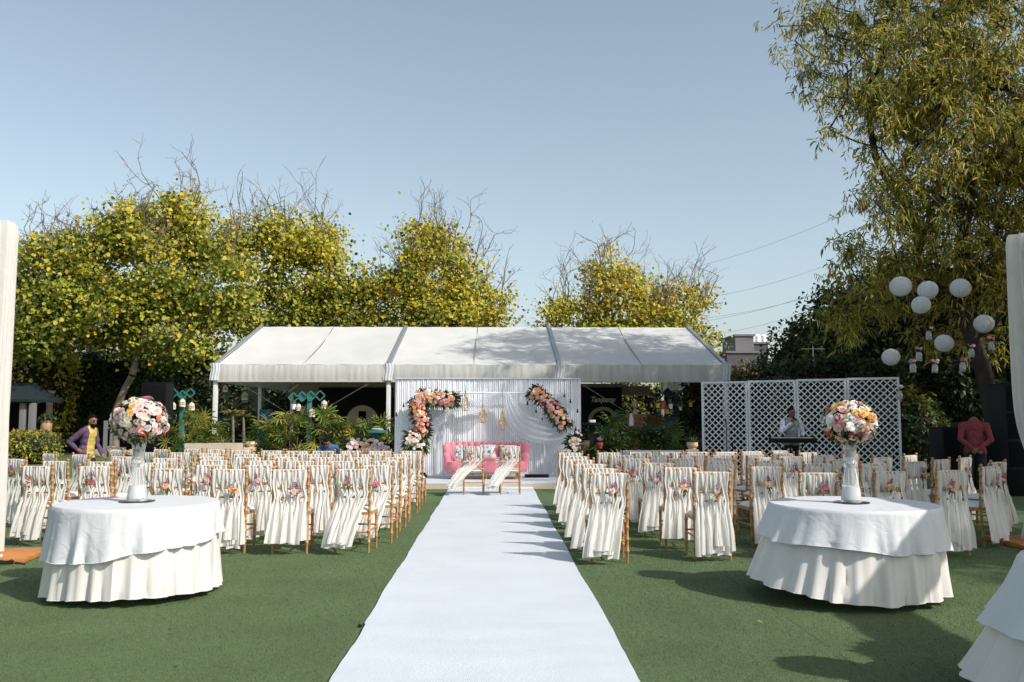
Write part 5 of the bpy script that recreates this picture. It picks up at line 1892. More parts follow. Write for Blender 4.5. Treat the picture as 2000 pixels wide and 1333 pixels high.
Y = 21.5
bx = cx(1945, Y)
WT = willow_tree((bx, Y, 0), 'tall narrow-leaved tree towering over the lattice screen',
    [lob(1660, 130, 1.9, 2.2, Y, bx, 0, 1.8), lob(1790, 60, 2.2, 2.6, Y, bx, .5, 2.2), lob(1760, 300, 1.7, 1.7, Y, bx, -.4, 1.6), lob(1780, 430, 1.9, 1.5, Y, bx, 0, 1.8),
     lob(1930, 200, 2.6, 3.2, Y, bx, .3, 2.6), lob(1920, 480, 1.7, 1.4, Y, bx, .8, 2.0), lob(1700, 520, 1.0, 1.2, Y, bx, .4, 1.2), lob(2080, 260, 2.4, 3.4, Y, bx, 0, 2.6), lob(1900, -160, 3.4, 2.2, Y, bx, 0, 2.6), lob(1970, 560, 1.3, 1.2, Y, bx, -.6, 1.0), lob(1860, 520, 1.4, 1.0, Y, bx, .2, 1.2), lob(2010, 420, 1.4, 1.6, Y, bx, -.6, 1.2), lob(1720, 610, 1.2, .9, Y, bx, 1.0, 1.0), lob(1840, 620, 1.5, .8, Y, bx, 1.4, 1.0), lob(1940, 640, 1.3, .8, Y, bx, 1.2, 1.0)],
    690, 140, [(0, 0, 0), (-.05, 0, 1.2), (-.2, 0, 2.4), (-.45, .05, 3.4), (-.75, .05, 4.3)], 201)
willow_tree((14.8, 12.0, 0), 'tall narrow-leaved tree out in the shade beyond the right pillar', None, 0, 0, None, 0, rz=2.4, share=WT)
WC = willow_tree((14.3, 17.6, 0), 'small narrow-leaved tree in the shade behind the speaker tower', None, 0, 0, None, 0, rz=.6, share=WT)
WC.scale = (.6, .6, .6)
WE = willow_tree((15.0, 4.0, 0), 'narrow-leaved tree out beyond the cut-off table', None, 0, 0, None, 0, rz=2.0, share=WT)
WE.scale = (.85, .85, .85)
willow_tree((18.5, 24.5, 0), 'tall narrow-leaved tree standing far behind the dark hedge', None, 0, 0, None, 0, rz=1.1, share=WT)

# ---- hedges and bushes: dark core with leaves over it
def bush(loc, size, nleaf, leaf, label, mats, probs, seed, name='bush', cat='bush', group=None, shape='round', lw=.5):
    rg = np.random.default_rng(seed)
    t = empty(name, loc, 0, label, cat, group)
    sx, sy, sz = size
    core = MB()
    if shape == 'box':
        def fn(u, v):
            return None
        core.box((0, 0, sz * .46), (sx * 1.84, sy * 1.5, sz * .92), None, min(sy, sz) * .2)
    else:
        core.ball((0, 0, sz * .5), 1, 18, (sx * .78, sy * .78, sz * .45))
    core.build('dark_core', M['hedge_core'], t)  # solid near-black core; the dark gaps between leaves are its colour
    if shape == 'box':
        # leaves over front, top and ends with lumpy relief
        f = rg.random(nleaf)
        P = np.empty((nleaf, 3)); Nn = np.empty((nleaf, 3))
        x = rg.uniform(-sx, sx, nleaf); z = rg.uniform(0.02, 1.0, nleaf) * sz
        top = f < (sy / (sy + sz)) * .8
        lump = .18 * np.sin(x * 2.3 + seed) * np.sin(z * 2.9 + 1) + .12 * np.sin(x * 5.1 + z * 3)
        P[:, 0] = x; P[:, 1] = -sy * .82 + lump * sy - rg.random(nleaf) ** 2 * .25 * sy; P[:, 2] = z
        Nn[:] = (0, -1, .4)
        P[top, 1] = rg.uniform(-sy, sy, top.sum()); P[top, 2] = sz * .95 + .16 * np.sin(x[top] * 3.1) + .1 * np.sin(x[top] * 7.7 + 1) + rg.normal(0, .1, top.sum())
        Nn[top] = (0, -.2, 1)
    else:
        d = unit(rg.normal(0, 1, (nleaf, 3)))
        d[:, 2] = np.where(d[:, 2] < -.75, -d[:, 2], d[:, 2])
        rr = rg.uniform(.72, 1.06, nleaf) * (1 + .14 * np.sin(d[:, 0] * 6 + seed) * np.sin(d[:, 2] * 7 + d[:, 1] * 5))
        P = d * rr[:, None] * np.array([sx, sy, sz * .52]) + np.array([0, 0, sz * .5])
        P[:, 2] = np.maximum(P[:, 2], .03)
        Nn = d
    D = rg.normal(0, 1, (nleaf, 3)) + Nn * .5
    Nn = Nn + rg.normal(0, .6, (nleaf, 3))
    L = leaf * rg.uniform(.6, 1.4, nleaf)
    # colour in patches
    nz = np.sin(P[:, 0] * 1.9 + seed) + np.sin(P[:, 2] * 2.3 + 2 * seed) + rg.normal(0, .8, nleaf)
    pr = np.cumsum(probs)
    rk = np.argsort(np.argsort(nz)) / nleaf
    mi = np.searchsorted(pr, rk * .999)
    mi = np.minimum(mi, len(mats) - 1)
    me = leaf_mesh('foliage', P, D, Nn, L, L * lw, [M[m] for m in mats], mi, .15, .2)
    tag(link('foliage', me, t), kind='stuff')
    return t

HM, HP = ['hedge_a', 'hedge_b', 'kd'], [.55, .30, .15]
# right side
bush((cx(1880, 25), 25.2, 0), (5.2, .8, 3.1), 15000, .15, 'tall dark clipped hedge behind the man in red', HM, HP, 31, 'hedge', 'hedge', shape='box')
bush((cx(1560, 28), 29.0, 0), (3.6, 1.0, 2.75), 9000, .15, 'dark hedge behind the lattice screen', ['hedge_a', 'hedge_b', 'hedge_c'], [.45, .3, .25], 32, 'hedge', 'hedge', shape='box')
bush((cx(1590, 33), 33, 0), (2.2, 1.6, 4.9), 7000, .17, 'dark green shrub tree behind the thin aerial mast', ['hedge_a', 'hedge_b', 'kd'], [.4, .35, .25], 33)
bush((cx(1680, 31), 31, 0), (2.3, 1.6, 6.2), 9000, .17, 'tall dark evergreen bush behind the third lattice panel', ['hedge_a', 'hedge_b', 'wg'], [.45, .35, .2], 34)
bush((cx(1800, 29), 29, 0), (2.8, 1.6, 6.6), 10000, .17, 'tall dark evergreen bush behind the paper lanterns', ['hedge_a', 'hedge_b', 'wg'], [.45, .35, .2], 35)
bush((cx(1950, 28), 28, 0), (3.0, 1.6, 6.4), 9000, .17, 'tall dark evergreen bush beyond the right pillar', ['hedge_a', 'hedge_b', 'wd'], [.5, .3, .2], 36)
bush((cx(1470, 36), 36, 0), (2.0, 1.2, 3.5), 4500, .15, 'low brownish shrub beside the tent\'s right end', ['hedge_c', 'hedge_b', 'shrub_y'], [.5, .3, .2], 37)
bush((cx(1625, 27), 27.4, 0), (1.7, .8, 3.25), 3500, .15, 'reddish dry shrub top above the lattice screen', ['hedge_c', 'hedge_a', 'hedge_b'], [.5, .3, .2], 38)
bush((cx(1785, 23), 23.2, 0), (.9, .6, 2.1), 2600, .12, 'green bush at the lattice screen\'s outer end', ['hedge_b', 'leaf_green', 'shrub_y'], [.5, .35, .15], 39)
bush((cx(1300, 37.5), 38.2, 0), (3.0, .8, 2.9), 7000, .14, 'ivy-green hedge seen through the tent\'s right bay', ['hedge_b', 'kyg', 'hedge_a'], [.4, .2, .4], 40, 'hedge', 'hedge', shape='box')
# left side
bush((cx(200, 39), 39.6, 0), (6.0, .8, 4.3), 17000, .15, 'dark tall hedge behind the forked tree', HM, [.65, .27, .08], 41, 'hedge', 'hedge', shape='box')
bush((cx(380, 38), 37.6, 0), (2.6, 1.0, 3.9), 6500, .15, 'dark leafy bush between the forked tree and the tent', HM, HP, 42)
bush((cx(450, 37), 37.3, 0), (2.4, .8, 3.1), 5000, .15, 'dark hedge inside the tent\'s left bay', HM, HP, 43, 'hedge', 'hedge', shape='box')
bush((cx(62, 29.5), 29.5, 0), (.95, .9, 1.05), 3600, .085, 'round clipped yellow-green bush by the left pillar', ['shrub_y', 'kyg', 'hedge_b'], [.45, .30, .25], 44)
bush((cx(60, 37), 37.4, 0), (1.6, 1.0, 5.6), 5000, .16, 'yellowing tall shrub behind the teal-roofed hut', ['kyg', 'ky', 'hedge_b'], [.35, .25, .4], 45)

# ================================================================== PALMS AND POTS
def fan_leaf(seed, mat_):
    r = random.Random(seed)
    b = MB()
    n = 9
    for k in range(n):
        a = math.radians(-105 + 210 * k / (n - 1)) + r.uniform(-.08, .08)
        L = .33 * (1 - .25 * abs(k - 4) / 4) * r.uniform(.85, 1.1)
        w = .017
        c, s = math.sin(a), math.cos(a)
        pts = []
        for f, ww, dz in ((.02, .25, 0), (.4, 1, .03), (.8, .85, -.01), (1.0, .35, -.07)):
            for sg in (-1, 1):
                x, y = sg * w * ww, L * f
                pts.append((x * s + y * c, -x * c + y * s, dz * L / .33 + .006 * (1 - abs(sg))))
        b.add(pts, [(0, 1, 3, 2), (2, 3, 5, 4), (4, 5, 7, 6)])
    b.tube([(0, -.28, -.10), (0, -.12, -.02), (0, 0, 0)], .005, 4)
    return b.mesh('leaf', M[mat_])
FAN = {m: [fan_leaf(s, m) for s in (1, 2, 3)] for m in ('palm_a', 'palm_b', 'palm_dark')}


def palm(px, Y, h, spread, n, label, mats, seed, group='lady palm clumps before the tent', zbase=0.0):
    r = random.Random(seed)
    t = empty('lady_palm', (cx(px, Y), Y, zbase), 0, label, 'palm', group)
    st = MB()
    for k in range(9):
        a = r.uniform(0, 6.28); d = r.uniform(.05, .5) * spread
        st.tube([(math.cos(a) * d * .7, math.sin(a) * d * .5, 0), (math.cos(a) * d, math.sin(a) * d * .7, h * r.uniform(.5, .85))], .014, 5)
    st.build('stems', M['bark_dark'], t)
    for k in range(n):
        a = r.uniform(0, 2 * PI)
        f = r.random() ** .7
        z = h * (.18 + .82 * r.random())
        w = spread * (.55 + .45 * math.sin(PI * min(1, z / h * .85 + .12))) * f
        p = Vector((math.cos(a) * w, math.sin(a) * w * .6, z))
        out = Vector((math.cos(a), math.sin(a) - .3, .35 + r.gauss(0, .4) + (z / h - .5))).normalized()
        q = out.to_track_quat('Y', 'Z') @ Quaternion((0, 1, 0), r.gauss(0, .7)) @ Quaternion((1, 0, 0), r.gauss(0, .3))
        m = r.choices(mats, [.6, .4] if len(mats) == 2 else [1])[0]
        link('leaf', r.choice(FAN[m]), t, p, q, r.uniform(.75, 1.2))
PA = ['palm_a', 'palm_b']
palm(372, 23.6, 1.55, .62, 60, 'yellow-green palm clump behind the left rose ball', PA, 1)
palm(425, 24.0, 1.35, .55, 50, 'palm clump in the beige trough', PA, 2)
palm(525, 23.8, 1.35, .5, 46, 'palm clump beside the small cream urn', PA, 3)
palm(568, 23.6, 1.60, .60, 64, 'palm clump left of the teal trellis post', PA, 4)
palm(640, 23.8, 1.62, .62, 64, 'palm clump right of the teal trellis post', PA, 5)
palm(688, 24.2, 1.35, .55, 52, 'palm clump below the cream disc', PA, 6)
palm(722, 24.6, 1.40, .45, 40, 'palm clump below the bottle silhouette', PA, 7)
palm(755, 24.4, 1.42, .45, 40, 'palm clump at the backdrop\'s left edge', PA, 8)
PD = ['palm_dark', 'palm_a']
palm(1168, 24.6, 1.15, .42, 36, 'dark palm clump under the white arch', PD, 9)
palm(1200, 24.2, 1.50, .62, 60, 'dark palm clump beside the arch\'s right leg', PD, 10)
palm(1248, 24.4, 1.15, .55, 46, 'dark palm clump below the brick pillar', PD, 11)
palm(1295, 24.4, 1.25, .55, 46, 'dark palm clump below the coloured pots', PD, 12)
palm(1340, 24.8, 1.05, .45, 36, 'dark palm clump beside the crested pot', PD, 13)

def blade_plant(px, Y, z0, n, L, mat_, label, name='spiky_plant', w=.03, stem=0.0, group=None, up=.9):
    t = empty(name, (cx(px, Y), Y, z0), 0, label, 'plant', group)
    if stem:
        s = MB(); s.tube([(0, 0, 0), (.03, 0, stem * .5), (0, 0, stem)], [.05, .04, .035], 8); s.build('stem', M['bark_pale'], t)
    for k in range(n):
        a = 2 * PI * k / n + rnd.uniform(-.2, .2)
        e = rnd.uniform(.3, 1.2) * up
        d = Vector((math.cos(a), math.sin(a), e)).normalized()
        sd = d.cross(Vector((0, 0, 1))).normalized()
        b = MB(); LL = L * rnd.uniform(.75, 1.15)
        pts = []
        for f, ww in ((0, .6), (.4, 1), (.75, .7), (1, .05)):
            p = d * LL * f + Vector((0, 0, stem - .25 * LL * f * f))
            pts += [p - sd * w * ww, p + Vector((0, 0, .3 * w * ww)), p + sd * w * ww]
        b.add(pts, [(0, 1, 4, 3), (1, 2, 5, 4), (3, 4, 7, 6), (4, 5, 8, 7), (6, 7, 10, 9), (7, 8, 11, 10)])
        b.build('leaf', M[mat_], t)
    return t
blade_plant(455, 25.2, 0, 26, .42, 'palm_b', 'small stemmed spiky tree, first of two by the tent post', 'dracaena', .022, 1.62, 'two stemmed spiky trees', .5)
blade_plant(476, 25.5, 0, 26, .38, 'palm_b', 'small stemmed spiky tree, second of two by the tent post', 'dracaena', .022, 1.52, 'two stemmed spiky trees', .5)
blade_plant(1212, 22.6, 0.35, 24, .75, 'palm_stripe', 'pale striped spiky plant behind the white-clothed table', w=.028)
blade_plant(1148, 23.6, 0.62, 18, .4, 'palm_b', 'small spiky plant in the terracotta pot by the backdrop', w=.02)

def urn(px, pyrim, pyb, rpx, Y, label, mat_='pot_cream', crest=False, plant=None, base=True):
    rim, bot = at(px, pyrim, Y), at(px, pyb, Y)
    r = rpx * Y / FPX
    h = rim.z - bot.z
    t = empty('garden_urn', (rim.x, Y, 0), 0, label, 'urn')
    b = MB()
    z0 = bot.z
    b.lathe([(.001, z0 + .001), (r * .62, z0), (r * .66, z0 + h * .08), (r * .58, z0 + h * .14), (r * .82, z0 + h * .3), (r * .98, z0 + h * .55), (r * .94, z0 + h * .78), (r * .86, z0 + h * .88), (r, z0 + h * .93), (r, z0 + h), (r * .86, z0 + h), (r * .8, z0 + h * .85), (.001, z0 + h * .85)], 28)
    b.build('bowl', M[mat_], t)
    if base and z0 > .05:
        k = MB(); k.box((0, 0, z0 - .05), (r * 1.9, r * 1.9, .1), None, .012); k.box((0, 0, (z0 - .1) / 2), (r * 1.6, r * 1.6, z0 - .1), None, .012); k.build('pedestal', M[mat_], t)
    if crest:
        e = MB()
        pts = [(r * .36 * math.cos(a) * (1 + .18 * math.cos(5 * a)), h * .20 * math.sin(a) * (1 + .18 * math.cos(4 * a))) for a in [2 * PI * k / 30 for k in range(30)]]
        e.poly(pts, .012, lambda x, y, d: (x, -r * .96 - d + .5 * x * x / r, z0 + h * .52 + y))
        e.build('crest', M['crest'], t, smooth=False)
    return t
urn(490, 862, 874, 12, 23.6, 'small cream urn with an orange crest among the palms', crest=True)
urn(1352, 864, 878, 11.5, 22.9, 'cream urn with an orange crest beside the lattice screen', crest=True)
blade_plant(1352, 22.9, .86, 16, .35, 'palm_dark', 'small dark spiky plant in the crested urn by the lattice', w=.02)
blade_plant(490, 23.6, .85, 18, .42, 'palm_a', 'spiky plant in the small crested urn', w=.02)
urn(1143, 861, 880, 9, 23.6, 'terracotta pot beside the backdrop\'s right edge', 'terracotta', base=False)
urn(1171, 864, 876, 7, 23.8, 'small dull pink pot with a pale bloom under the arch', 'pot_red', base=False)
t = empty('bloom', at(1169, 859, 23.8), 0, 'single pale pink bloom over the dull pink pot', 'flower')
for k in range(7):
    flower(t, 'rose', 'lilac', (rnd.uniform(-.06, .06), -.02, rnd.uniform(-.03, .03)), (rnd.gauss(0, .4), -.8, .6), .026)
a, c = at(366, 866, 23.2), at(470, 866, 23.2)
t = empty('planter_box', ((a.x + c.x) / 2, 23.2, 0), 0, 'long beige planter trough in front of the palms', 'planter')
w = c.x - a.x
b = MB()
for (cc, ss) in (((0, -.2, a.z / 2), (w, .04, a.z)), ((0, .2, a.z / 2), (w, .04, a.z)), ((-w / 2 + .02, 0, a.z / 2), (.04, .36, a.z)), ((w / 2 - .02, 0, a.z / 2), (.04, .36, a.z))):
    b.box(cc, ss)
b.build('box', M['cream'], t, smooth=False)
b = MB(); b.box((0, 0, a.z - .06), (w - .09, .35, .04)); b.build('soil', M['soil'], t)

# far-left pedestal urn with column plant
Y = 34.0
p = at(91, 850, Y); pb = at(91, 881, Y)
t = empty('stone_pedestal', (p.x, Y, 0), 0, 'square stone pedestal carrying the terracotta urn', 'pedestal')
b = MB(); b.box((0, 0, (p.z - .22) / 2), (.56, .56, p.z - .22), None, .02); b.build('block', M['stone'], t)
b = MB(); b.box((0, 0, p.z - .115), (.5, .5, .2), None, .03); b.build('cap', M['stone'], t)
urn(91, 822, 849.5, 10.5, Y, 'terracotta urn on the stone pedestal at far left', 'terracotta', base=False)
bush((p.x, Y, at(91, 824, Y).z), (.28, .28, .26), 220, .09, 'small leafy plant in the far-left urn', ['hedge_b', 'leaf_green'], [.5, .5], 51, 'urn_plant', 'plant')
b = MB(); b.tube([(0, 0, 0), (0, 0, 2.4)], .13, 12); b.lathe([(.13, 2.4), (.22, 2.5), (.22, 2.56), (.001, 2.56)], 12)
o = b.build('garden_column', M['cream_dark']); o.location = (cx(91, 36), 36.2, 0); tag(o, 'slim cream column rising behind the terracotta urn', 'column')
# teal-roofed hut at far left
Y = 33.5
a, c = at(2, 780, Y), at(82, 780, Y)
t = empty('garden_hut', (c.x, Y, 0), 0, 'dark garden hut with teal roof and grey columns at far left', 'hut')
w = 3.0
rf = MB()
zt, zb_ = at(30, 765, Y).z, at(80, 781, Y).z
rf.add([(-w, -.9, zb_), (.02, -.9, zb_), (-.7, .8, zt + .35), (-w, .8, zt + .35), (-w, -.9, zb_ - .09), (.02, -.9, zb_ - .09), (.02, 1.6, zb_ - .09), (.02, 1.6, zb_)],
       [(0, 1, 2, 3), (4, 5, 1, 0), (5, 6, 7, 1), (1, 7, 2)])
rf.build('roof', M['teal_dark'], t, smooth=False)  # roof painted as if shaded, though the sun reaches it
b = MB(); b.box((-w / 2 - .3, .9, zb_ / 2 - .05), (w, .1, zb_ - .12)); b.build('back_wall', M['black_cloth'], t)
for px in (46, 64):
    q = at(px, 800, Y - .6)
    b = MB(); b.box((q.x - c.x, -.6, zb_ / 2 - .06), (.2, .2, zb_ - .14), None, .02); b.build('column', M['concrete'], t)
b = MB(); b.box((-w / 2 - .2, 0, .12), (w, 2.0, .24)); b.build('plinth', M['concrete_dark'], t)
# white gate stub beside the forked tree
p = at(207, 822, 34.2)
t = empty('garden_gate', (p.x, 34.2, 0), 0, 'pale wooden gate post and rail at the forked tree\'s foot', 'gate')
hh = p.z
b = MB(); b.box((0, 0, hh / 2), (.12, .1, hh)); b.build('post', M['concrete'], t)
b = MB(); b.box((.22, 0, hh * .42), (.08, .06, hh * .84)); b.build('stile', M['concrete'], t)
b = MB(); b.box((.40, .0, hh * .80), (.75, .05, .07)); b.build('rail', M['concrete'], t)
b = MB(); b.box((.40, .0, hh * .25), (.75, .05, .07)); b.build('rail', M['concrete'], t)
for i in range(7):
    b = MB(); q = at(195 + i * 13, 878, 35.2); s = rnd.uniform(.16, .3)
    b.ball((0, 0, 0), s, 10, (1.2, .9, .7), Euler((rnd.random(), rnd.random(), rnd.random())).to_matrix())
    o = b.build('edging_stone', M['stone']); o.location = (q.x, 35.2, s * .45)
    tag(o, f'grey edging stone at the lawn edge, {ORD[i]} from the pale gate', 'stone', 'edging stones at the lawn edge')

# trellis posts with birdcages and pots
def birdcage(px, py, Y, hpx, label, root=None):
    p = at(px, py, Y); h = hpx * Y / FPX
    t = empty('birdcage', p, 0, label, 'birdcage', 'small cream birdcages on the trellis arms')
    r = h * .30
    b = MB(); b.lathe([(.001, 0), (r * 1.12, 0), (r * 1.12, h * .08), (.001, h * .08)], 14); b.build('base', M['cage'], t)
    g = MB()
    for k in range(12):
        a = 2 * PI * k / 12
        c, s = math.cos(a), math.sin(a)
        g.tube([(c * r, s * r, h * .05), (c * r, s * r, h * .55), (c * r * .75, s * r * .75, h * .74), (c * r * .12, s * r * .12, h * .88)], .009, 4)
    g.tube([(r * math.cos(2 * PI * k / 14), r * math.sin(2 * PI * k / 14), h * .35) for k in range(14)], .009, 4, close=True)
    g.build('bars', M['cage'], t)
    b = MB(); b.lathe([(r * 1.1, h * .52), (r * .9, h * .62), (r * .35, h * .84), (.03, h * .9), (.001, h * .95)], 14); b.lathe([(r * 1.02, .06 * h), (r * 1.0, h * .22)], 14, cap=False); b.build('roof', M['cage'], t)
    b = MB(); b.tube([(0, 0, h * .93), (0, 0, h * 1.25)], .006, 4); b.build('hook', M['cable'], t)


def hang_pot(px, py, Y, hpx, label, mat_):
    p = at(px, py, Y); h = hpx * Y / FPX
    t = empty('hanging_pot', p, 0, label, 'pot', 'coloured pots hung on the trellis arms')
    b = MB(); b.lathe([(.001, 0), (h * .36, 0), (h * .5, h * .9), (h * .54, h * .9), (h * .54, h), (h * .46, h), (h * .44, h * .8), (.001, h * .8)], 16); b.build('bowl', M[mat_], t)
    b = MB(); b.tube([(-h * .5, 0, h * .95), (0, 0, h * 2.1), (h * .5, 0, h * .95)], .006, 4); b.build('handle', M['cable'], t)
    P = [(rnd.gauss(0, .03), rnd.gauss(0, .03), h * .85) for _ in range(24)]
    D = [(rnd.gauss(0, .6), rnd.gauss(0, .6), 1) for _ in range(24)]
    leaves_part(t, 'leaves', P, D, npr.uniform(.08, .16, 24), .03, [M['leaf_green'], M['shrub_y']])


def trellis(px, pytop, Y, diamonds, dsz, m, label, solid=()):
    p = at(px, pytop, Y)
    t = empty('trellis_post', (p.x, Y, 0), 0, label, 'trellis')
    b = MB(); b.box((0, 0, p.z / 2), (.12, .12, p.z), None, .012); b.build('post', M[m], t)
    s = dsz * Y / FPX
    for i, (dx, dy) in enumerate(diamonds):
        q = at(dx, dy, Y - .1)
        c = Vector((q.x - p.x, -.10, q.z))
        cs = [c + Vector((s, 0, 0)), c + Vector((0, 0, s)), c + Vector((-s, 0, 0)), c + Vector((0, 0, -s))]
        for k in range(4):
            b = MB(); b.bar(cs[k] + Vector((0, .006 * (k % 2), 0)), cs[(k + 1) % 4] + Vector((0, .006 * (k % 2), 0)), .035, .02, (0, 1, 0)); b.build('arm', M[m], t)
        if i in solid:
            b = MB(); b.add([x + Vector((0, .03, 0)) for x in cs], [(0, 1, 2, 3)]); b.build('board', M[m], t)
trellis(605, 772, 24.9, [(573, 777), (590, 775), (607, 774), (625, 773)], 9.5, 'teal', 'teal wooden trellis post with diamond arms and birdcages', (1, 2))
trellis(357, 770, 24.9, [(339, 768), (356, 772), (372, 768)], 8.5, 'teal', 'teal trellis post with diamond arms behind the tall speaker', (1,))
trellis(1320, 770, 25.3, [(1286, 772), (1304, 768), (1321, 772), (1338, 770)], 9.5, 'teal_dark', 'dark trellis post hung with coloured pots', (1,))
birdcage(583, 803, 24.75, 15, 'cream birdcage left of the teal trellis post')
birdcage(609, 815, 24.75, 18, 'cream birdcage against the teal trellis post')
birdcage(633, 799, 24.75, 18, 'cream birdcage right of the teal trellis post')
birdcage(338, 800, 24.75, 15, 'cream birdcage beside the tall speaker')
birdcage(356, 795, 24.75, 17, 'cream birdcage in the middle of the speaker-side trellis')
birdcage(374, 802, 24.75, 17, 'cream birdcage at the outer end of the speaker-side trellis')
birdcage(440, 766, 26.6, 15, 'dull birdcage hanging at the tent\'s corner post')
birdcage(478, 782, 27.5, 18, 'dull birdcage hanging inside the tent\'s left bay')
hang_pot(573, 800, 24.75, 10, 'white pot at the end of the teal trellis', 'filler')
hang_pot(590, 809, 24.75, 9, 'pale grey pot low on the teal trellis', 'concrete')
hang_pot(1285, 797, 25.1, 9, 'yellow pot hung on the dark trellis', 'pot_yellow')
hang_pot(1294, 800, 25.2, 14, 'red pot hung on the dark trellis', 'pot_red')
hang_pot(1303, 809, 25.1, 9, 'orange pot hung lowest on the dark trellis', 'pot_orange')
hang_pot(1310, 799, 25.1, 9, 'white pot hung on the dark trellis', 'filler')
hang_pot(1349, 795, 25.1, 8, 'orange pot hung at the dark trellis\'s outer end', 'pot_orange')
hang_pot(1329, 802, 25.1, 7, 'cream pot hung on the dark trellis', 'cage')

# teal pedestal tables, bench, brick pillar with bust, bamboo fence, blue panel
def pedestal(px, pytop, Y, wpx, m, label):
    p = at(px, pytop, Y); w = wpx * Y / FPX
    t = empty('pedestal_table', (p.x, Y, 0), 0, label, 'table', 'teal pedestal tables')
    b = MB(); b.box((0, 0, p.z - .035), (w, .42, .07), None, .01); b.build('top', M[m], t)
    b = MB(); b.box((0, 0, (p.z - .07) / 2), (.13, .13, p.z - .07)); b.build('post', M[m], t)
    b = MB(); b.box((0, 0, .03), (.4, .4, .05)); b.build('foot', M[m], t)
pedestal(737, 841, 23.9, 30, 'teal', 'teal pedestal table beside the backdrop\'s left edge')
pedestal(1155, 826, 23.9, 32, 'teal_dark', 'dark teal pedestal table beside the backdrop\'s right edge')
p = at(737, 839.5, 23.9); t = empty('petal_tray', (p.x, 23.9, p.z - .01), 0, 'tray of pale petals on the left teal pedestal table', 'tray')
b = MB(); b.lathe([(.001, 0), (.15, 0), (.17, .03), (.001, .02)], 20); b.build('tray', M['filler'], t)
for k in range(8): flower(t, 'rose', 'white', (rnd.uniform(-.1, .1), rnd.uniform(-.06, .06), .03), (0, -.2, 1), .03)
b = MB(); p = at(1157, 824.5, 23.9); b.box((p.x, 23.9, p.z + .02), (.16, .16, .07), None, .01)
tag(b.build('white_box', M['filler']), 'small white box on the right teal pedestal table', 'box')
a, c = at(672, 857, 23.4), at(728, 857, 23.4)
t = empty('garden_bench', ((a.x + c.x) / 2, 23.4, 0), 0, 'dark slatted bench behind the rose trough', 'bench')
w = c.x - a.x
for k in range(3):
    b = MB(); b.box((0, .2, a.z - .05 - .09 * k), (w, .03, .06)); b.build('back_slat', M['black'], t)
for k in range(3):
    b = MB(); b.box((0, .08 - .12 * k, .44), (w, .1, .03)); b.build('seat_slat', M['black'], t)
for sx in (-1, 1):
    for sy in (-.2, .2):
        b = MB(); b.box((sx * w * .46, sy, (.43 if sy < 0 else a.z) / 2), (.05, .05, .43 if sy < 0 else a.z - .02)); b.build('leg', M['black'], t)
# brick pillar
p = at(1241, 811, 27.3)
t = empty('brick_pillar', (p.x, 27.3, 0), 0, 'short stepped brick pillar carrying a small bust', 'pillar')
bw = .13; row = 0
z = 0
while z < p.z - .08:
    for k in range(3):
        o_ = (row % 2) * .065
        b = MB(); b.box((-.17 + k * .155 + o_ * .3, -.02 + rnd.uniform(-.012, .012), z + .045), (.148, .36, .084), None, .006); b.build('brick', M['brick'], t)
    z += .092; row += 1
b = MB(); b.box((0, -.02, p.z - .03), (.62, .46, .12), None, .015); b.build('cap', M['brick'], t)
b = MB()
capsule(b, (0, 0, .0), (0, 0, .10), .11, .06); capsule(b, (0, 0, .1), (0, -.01, .18), .05, .045); b.ball((0, -.02, .26), 1, 14, (.085, .10, .115)); capsule(b, (0, -.115, .26), (0, -.125, .235), .010, .015); b.ball((0, .015, .32), 1, 14, (.10, .11, .075))
o = b.build('statue_bust', M['pot_cream']); o.location = (p.x, 27.3, p.z + .03); tag(o, 'small cream stone bust on the brick pillar', 'statue')
b = MB(); b.lathe([(.001, 0), (.085, 0), (.07, .2), (.04, .36), (.001, .37)], 12)
o = b.build('stone_cone', M['filler']); q = at(1236, 832, 26.6); o.location = (q.x, 26.85, q.z); tag(o, 'pale cone ornament hung on the brick pillar\'s front', 'ornament')
a, c = at(1262, 812, 29.5), at(1303, 812, 29.5)
t = empty('bamboo_fence', (a.x, 29.5, 0), 0, 'brown bamboo pole fence seen through the tent', 'fence')
n = 20
for k in range(n):
    b = MB(); b.tube([((c.x - a.x) * (k + .5) / n, rnd.uniform(-.01, .01), 0), ((c.x - a.x) * (k + .5) / n, 0, a.z + rnd.uniform(-.06, .06))], .5 * (c.x - a.x) / n * .96, 7); b.build('pole', M['bamboo'], t)
b = MB(); b.box(((c.x - a.x) / 2, -.05, a.z * .7), (c.x - a.x, .03, .05)); b.build('rail', M['bamboo'], t)
p = at(1312, 815, 29); b = MB(); b.box((p.x, 29, p.z / 2), (.42, .06, p.z), None, .01); tag(b.build('blue_screen', M['blue_panel']), 'dark blue standing panel beside the bamboo fence', 'panel')
p = at(520, 800, 29); b = MB(); b.box((p.x, 29, p.z / 2), (.42, .06, p.z), None, .01); tag(b.build('blue_screen', M['blue_panel']), 'dark blue standing panel inside the tent\'s left bay', 'panel')

